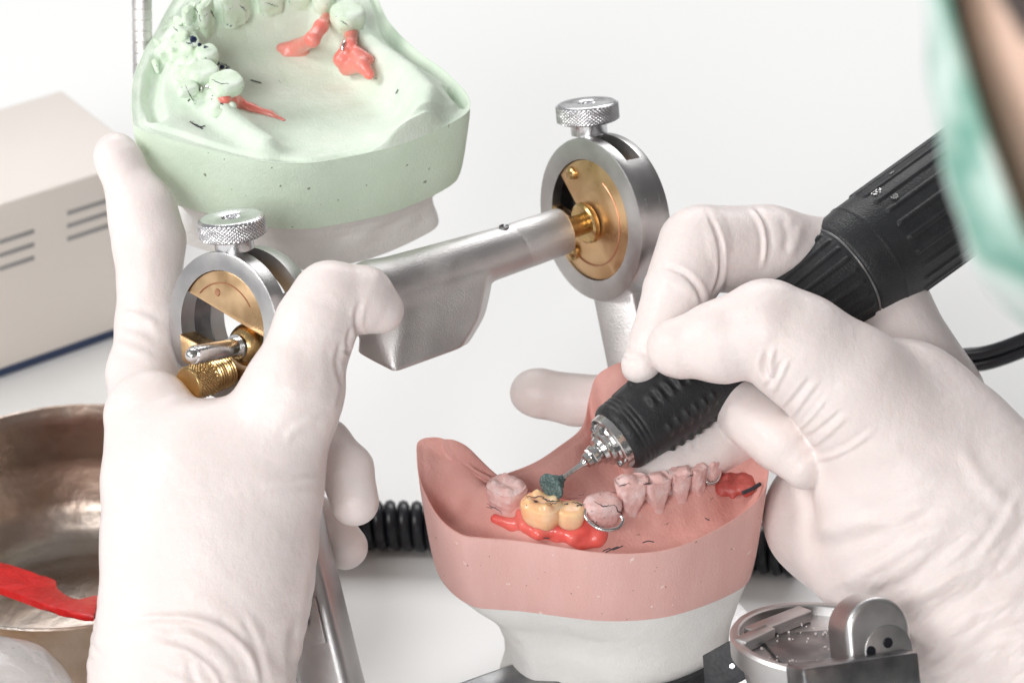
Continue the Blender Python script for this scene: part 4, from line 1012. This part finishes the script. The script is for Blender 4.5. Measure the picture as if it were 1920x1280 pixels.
V2 = np.concatenate([V, V + nrm * 5]); N_ = len(V); F2 = [tuple(q) for q in F] + [tuple(k + N_ for k in q[::-1]) for q in F]
um = [(k % (nu - 1)) / (nu - 1) for k in range(len(F))] * 2
mk = fin('face_mask', c2w(V2), F2, [M['mask'], M['mask_edge_and_light']], per, merge=False, sharp=0, recalc=False, midx=[1 if .36 < u < .62 else 0 for u in um])  # pale middle band: light on the mask's outline, put into the colour
fin('mask_binding', *tube(c2w(G_[:, 0]), 5, 8, 80), M['mask'], mk)
fin('mask_binding', *tube(c2w(G_[-1]), 9, 8, 60), M['mask_edge_and_light'], mk)
fin('mask_binding', *tube(c2w(G_[0]), 9, 8, 60), M['mask_edge_and_light'], mk)
fin('ear_loop', *tube([c2w(PH(1835, -160, -240)), c2w(PH(2250, -100, -520)), c2w(PH(2700, 100, -520))], 5, 8, 60), M['mask_edge_and_light'], mk)

# ------------------------------------------------------------------ things on the table behind
# steel bowl
bc = onplane(128, 958, (0, 0, -500), UP); br = 392
bw = [(-298, 0), (-298, 200), (-290, 250), (-270, 292), (-220, 335), (-130, 368), (-20, 384), (0, br), (3, br - 2), (2, br - 7), (-22, 376), (-130, 360), (-218, 326), (-264, 286), (-282, 245), (-290, 195), (-290, 0)]
V, F = lathe(dense(bw, 16), bc, UP, 128)
ctr_r = np.hypot(V[:, 0] - bc[0], V[:, 1] - bc[1])
nprof = len(dense(bw, 16)); k0 = int(np.argmax(dense(bw, 16)[:, 1]))
fin('bowl', V, F, [M['bowl'], M['rust']], None, origin=bc + UP * -298, sharp=40, label='stained steel bowl with red wax inside, behind the left wrist', cat='bowl', midx=[1 if f_[0] // 128 < k0 else 0 for f_ in F], merge=False)
wxp = [(-20, 1060), (30, 1074), (72, 1088), (104, 1098), (108, 1112), (128, 1128), (150, 1134), (186, 1126), (182, 1150), (170, 1166), (100, 1150), (40, 1128), (-30, 1100), (-60, 1065)]
wz = -535
nx_ = unit(UP + A([.0, .35, 0])); 
wq = [onplane(x, y, bc + A([-60, -250, -70]), nx_) for x, y in wxp]; wo_ = wq[0]; wx = unit(np.cross(EY, nx_)); wy = np.cross(nx_, wx)
wqq = spline([((q - wo_) @ wx, (q - wo_) @ wy) for q in wq], 60, True)
fin('wax_sheet', *prism([tuple(q) for q in wqq], wo_, wx, wy, nx_, 14, 4, 2), M['bowlwax'], None, label='bright red wax sheet leaning inside the steel bowl', cat='wax')
# instrument box
bx0 = onplane(0, 712, (0, 0, ZT), UP); bx1 = onplane(222, 634, (0, 0, ZT), UP)
bxx = unit(bx1 - bx0); bxy = np.cross(UP, bxx)   # along the front, into the depth
bH = 430; bend = bx1 + bxx * 120
bxr = new_root('instrument_box', 'beige metal instrument box with vent slots, standing out of focus at the left', 'instrument', (bend - bxx * 400 + bxy * 250))
fin('case', *box(bend - bxx * 500 + bxy * 215 + UP * (bH / 2 + 26), bxx, bxy, UP, 500, 215, bH / 2, 8, 3), M['beige'], bxr)
fin('base', *box(bend - bxx * 500 + bxy * 215 + UP * 14, bxx, bxy, UP, 492, 207, 14, 3), M['navy'], bxr)
for (x0, x1, ys) in ((122, 215, (408, 432, 456)), (-6, 64, (462, 487, 512))):
    for k, y in enumerate(ys):
        sl = (0 - (x1 - x0)) * .33
        a = onplane(x0 + 4, y - 8 + 2, bend - bxy * .6, bxy); b = onplane(x1, y - 8 - (x1 - x0) * .34 + 2, bend - bxy * .6, bxy)
        a[2] = b[2] = (a[2] + b[2]) / 2
        fin('vent_slot', *box((a + b) / 2, bxx, bxy, UP, np.linalg.norm(b - a) / 2, 2, 5.5, 1.5), M['ventdark'], bxr)
# coiled cord
c0 = onplane(560, 985, (0, 0, -744), UP); c1 = onplane(1500, 1035, (0, 0, -744), UP)
cm = [c0, onplane(760, 985, (0, 0, -744), UP), onplane(1000, 1000, (0, 0, -744), UP), onplane(1300, 1015, (0, 0, -744), UP), c1]
cl = spline(cm, 400); cv = []
for i in range(1600):
    s = i / 1599 * 399; k = int(min(s, 398)); q = cl[k] + (cl[k + 1] - cl[k]) * (s - k); d = unit(cl[k + 1] - cl[k]); e2 = np.cross(d, UP)
    a = i / 1599 * 2 * math.pi * 38; cv.append(q + UP * 42 * math.cos(a) + e2 * 42 * math.sin(a))
fin('coiled_cord', *tube(cv, 13.5, 8, 1600, sp=False), M['blackpl'], None, label='black coiled cord lying on the table behind the pink cast', cat='cord', sharp=0, merge=False)
# straight twin cord
pts = [(1560, 742, 620), (1700, 700, 600), (1785, 676, 560), (1850, 668, 520), (1920, 644, 470), (2020, 600, 420)]
cc = join(tube([W(x, y - 8, d) for x, y, d in pts], 14, 12, 80), tube([W(x, y + 14, d + 10) for x, y, d in pts], 13, 12, 80))
fin('power_cord', *cc, M['blackpl'], None, label='plain black twin cord running out behind the right wrist', cat='cord', sharp=0, merge=False)
# clear plastic bottle in the near left corner
rs = np.random.RandomState(1)
bo = W(-30, 1400, -150)
prf = dense([(-140, 0), (-140, 150), (-120, 172), (0, 178), (90, 172), (140, 150), (175, 110), (196, 60), (204, 20), (206, 0)], 12)
V, F = lathe(prf, bo, CV(.12, .95, .3), 90, lambda T_, TH: 4 * np.sin(TH * 5 + T_ * .03) * (T_ > -120) * (T_ < 190))
V2, F2 = lathe([(t_, max(0, r_ - 7)) for t_, r_ in prf * A([.96, 1])], bo, CV(.12, .95, .3), 90)
btl = fin('plastic_jar', *join((V, F), (V2, [f_[::-1] for f_ in F2])), M['clear'], None, label='clear plastic dome out of focus in the near left corner', cat='plastic jar', sharp=0, merge=False, recalc=False)
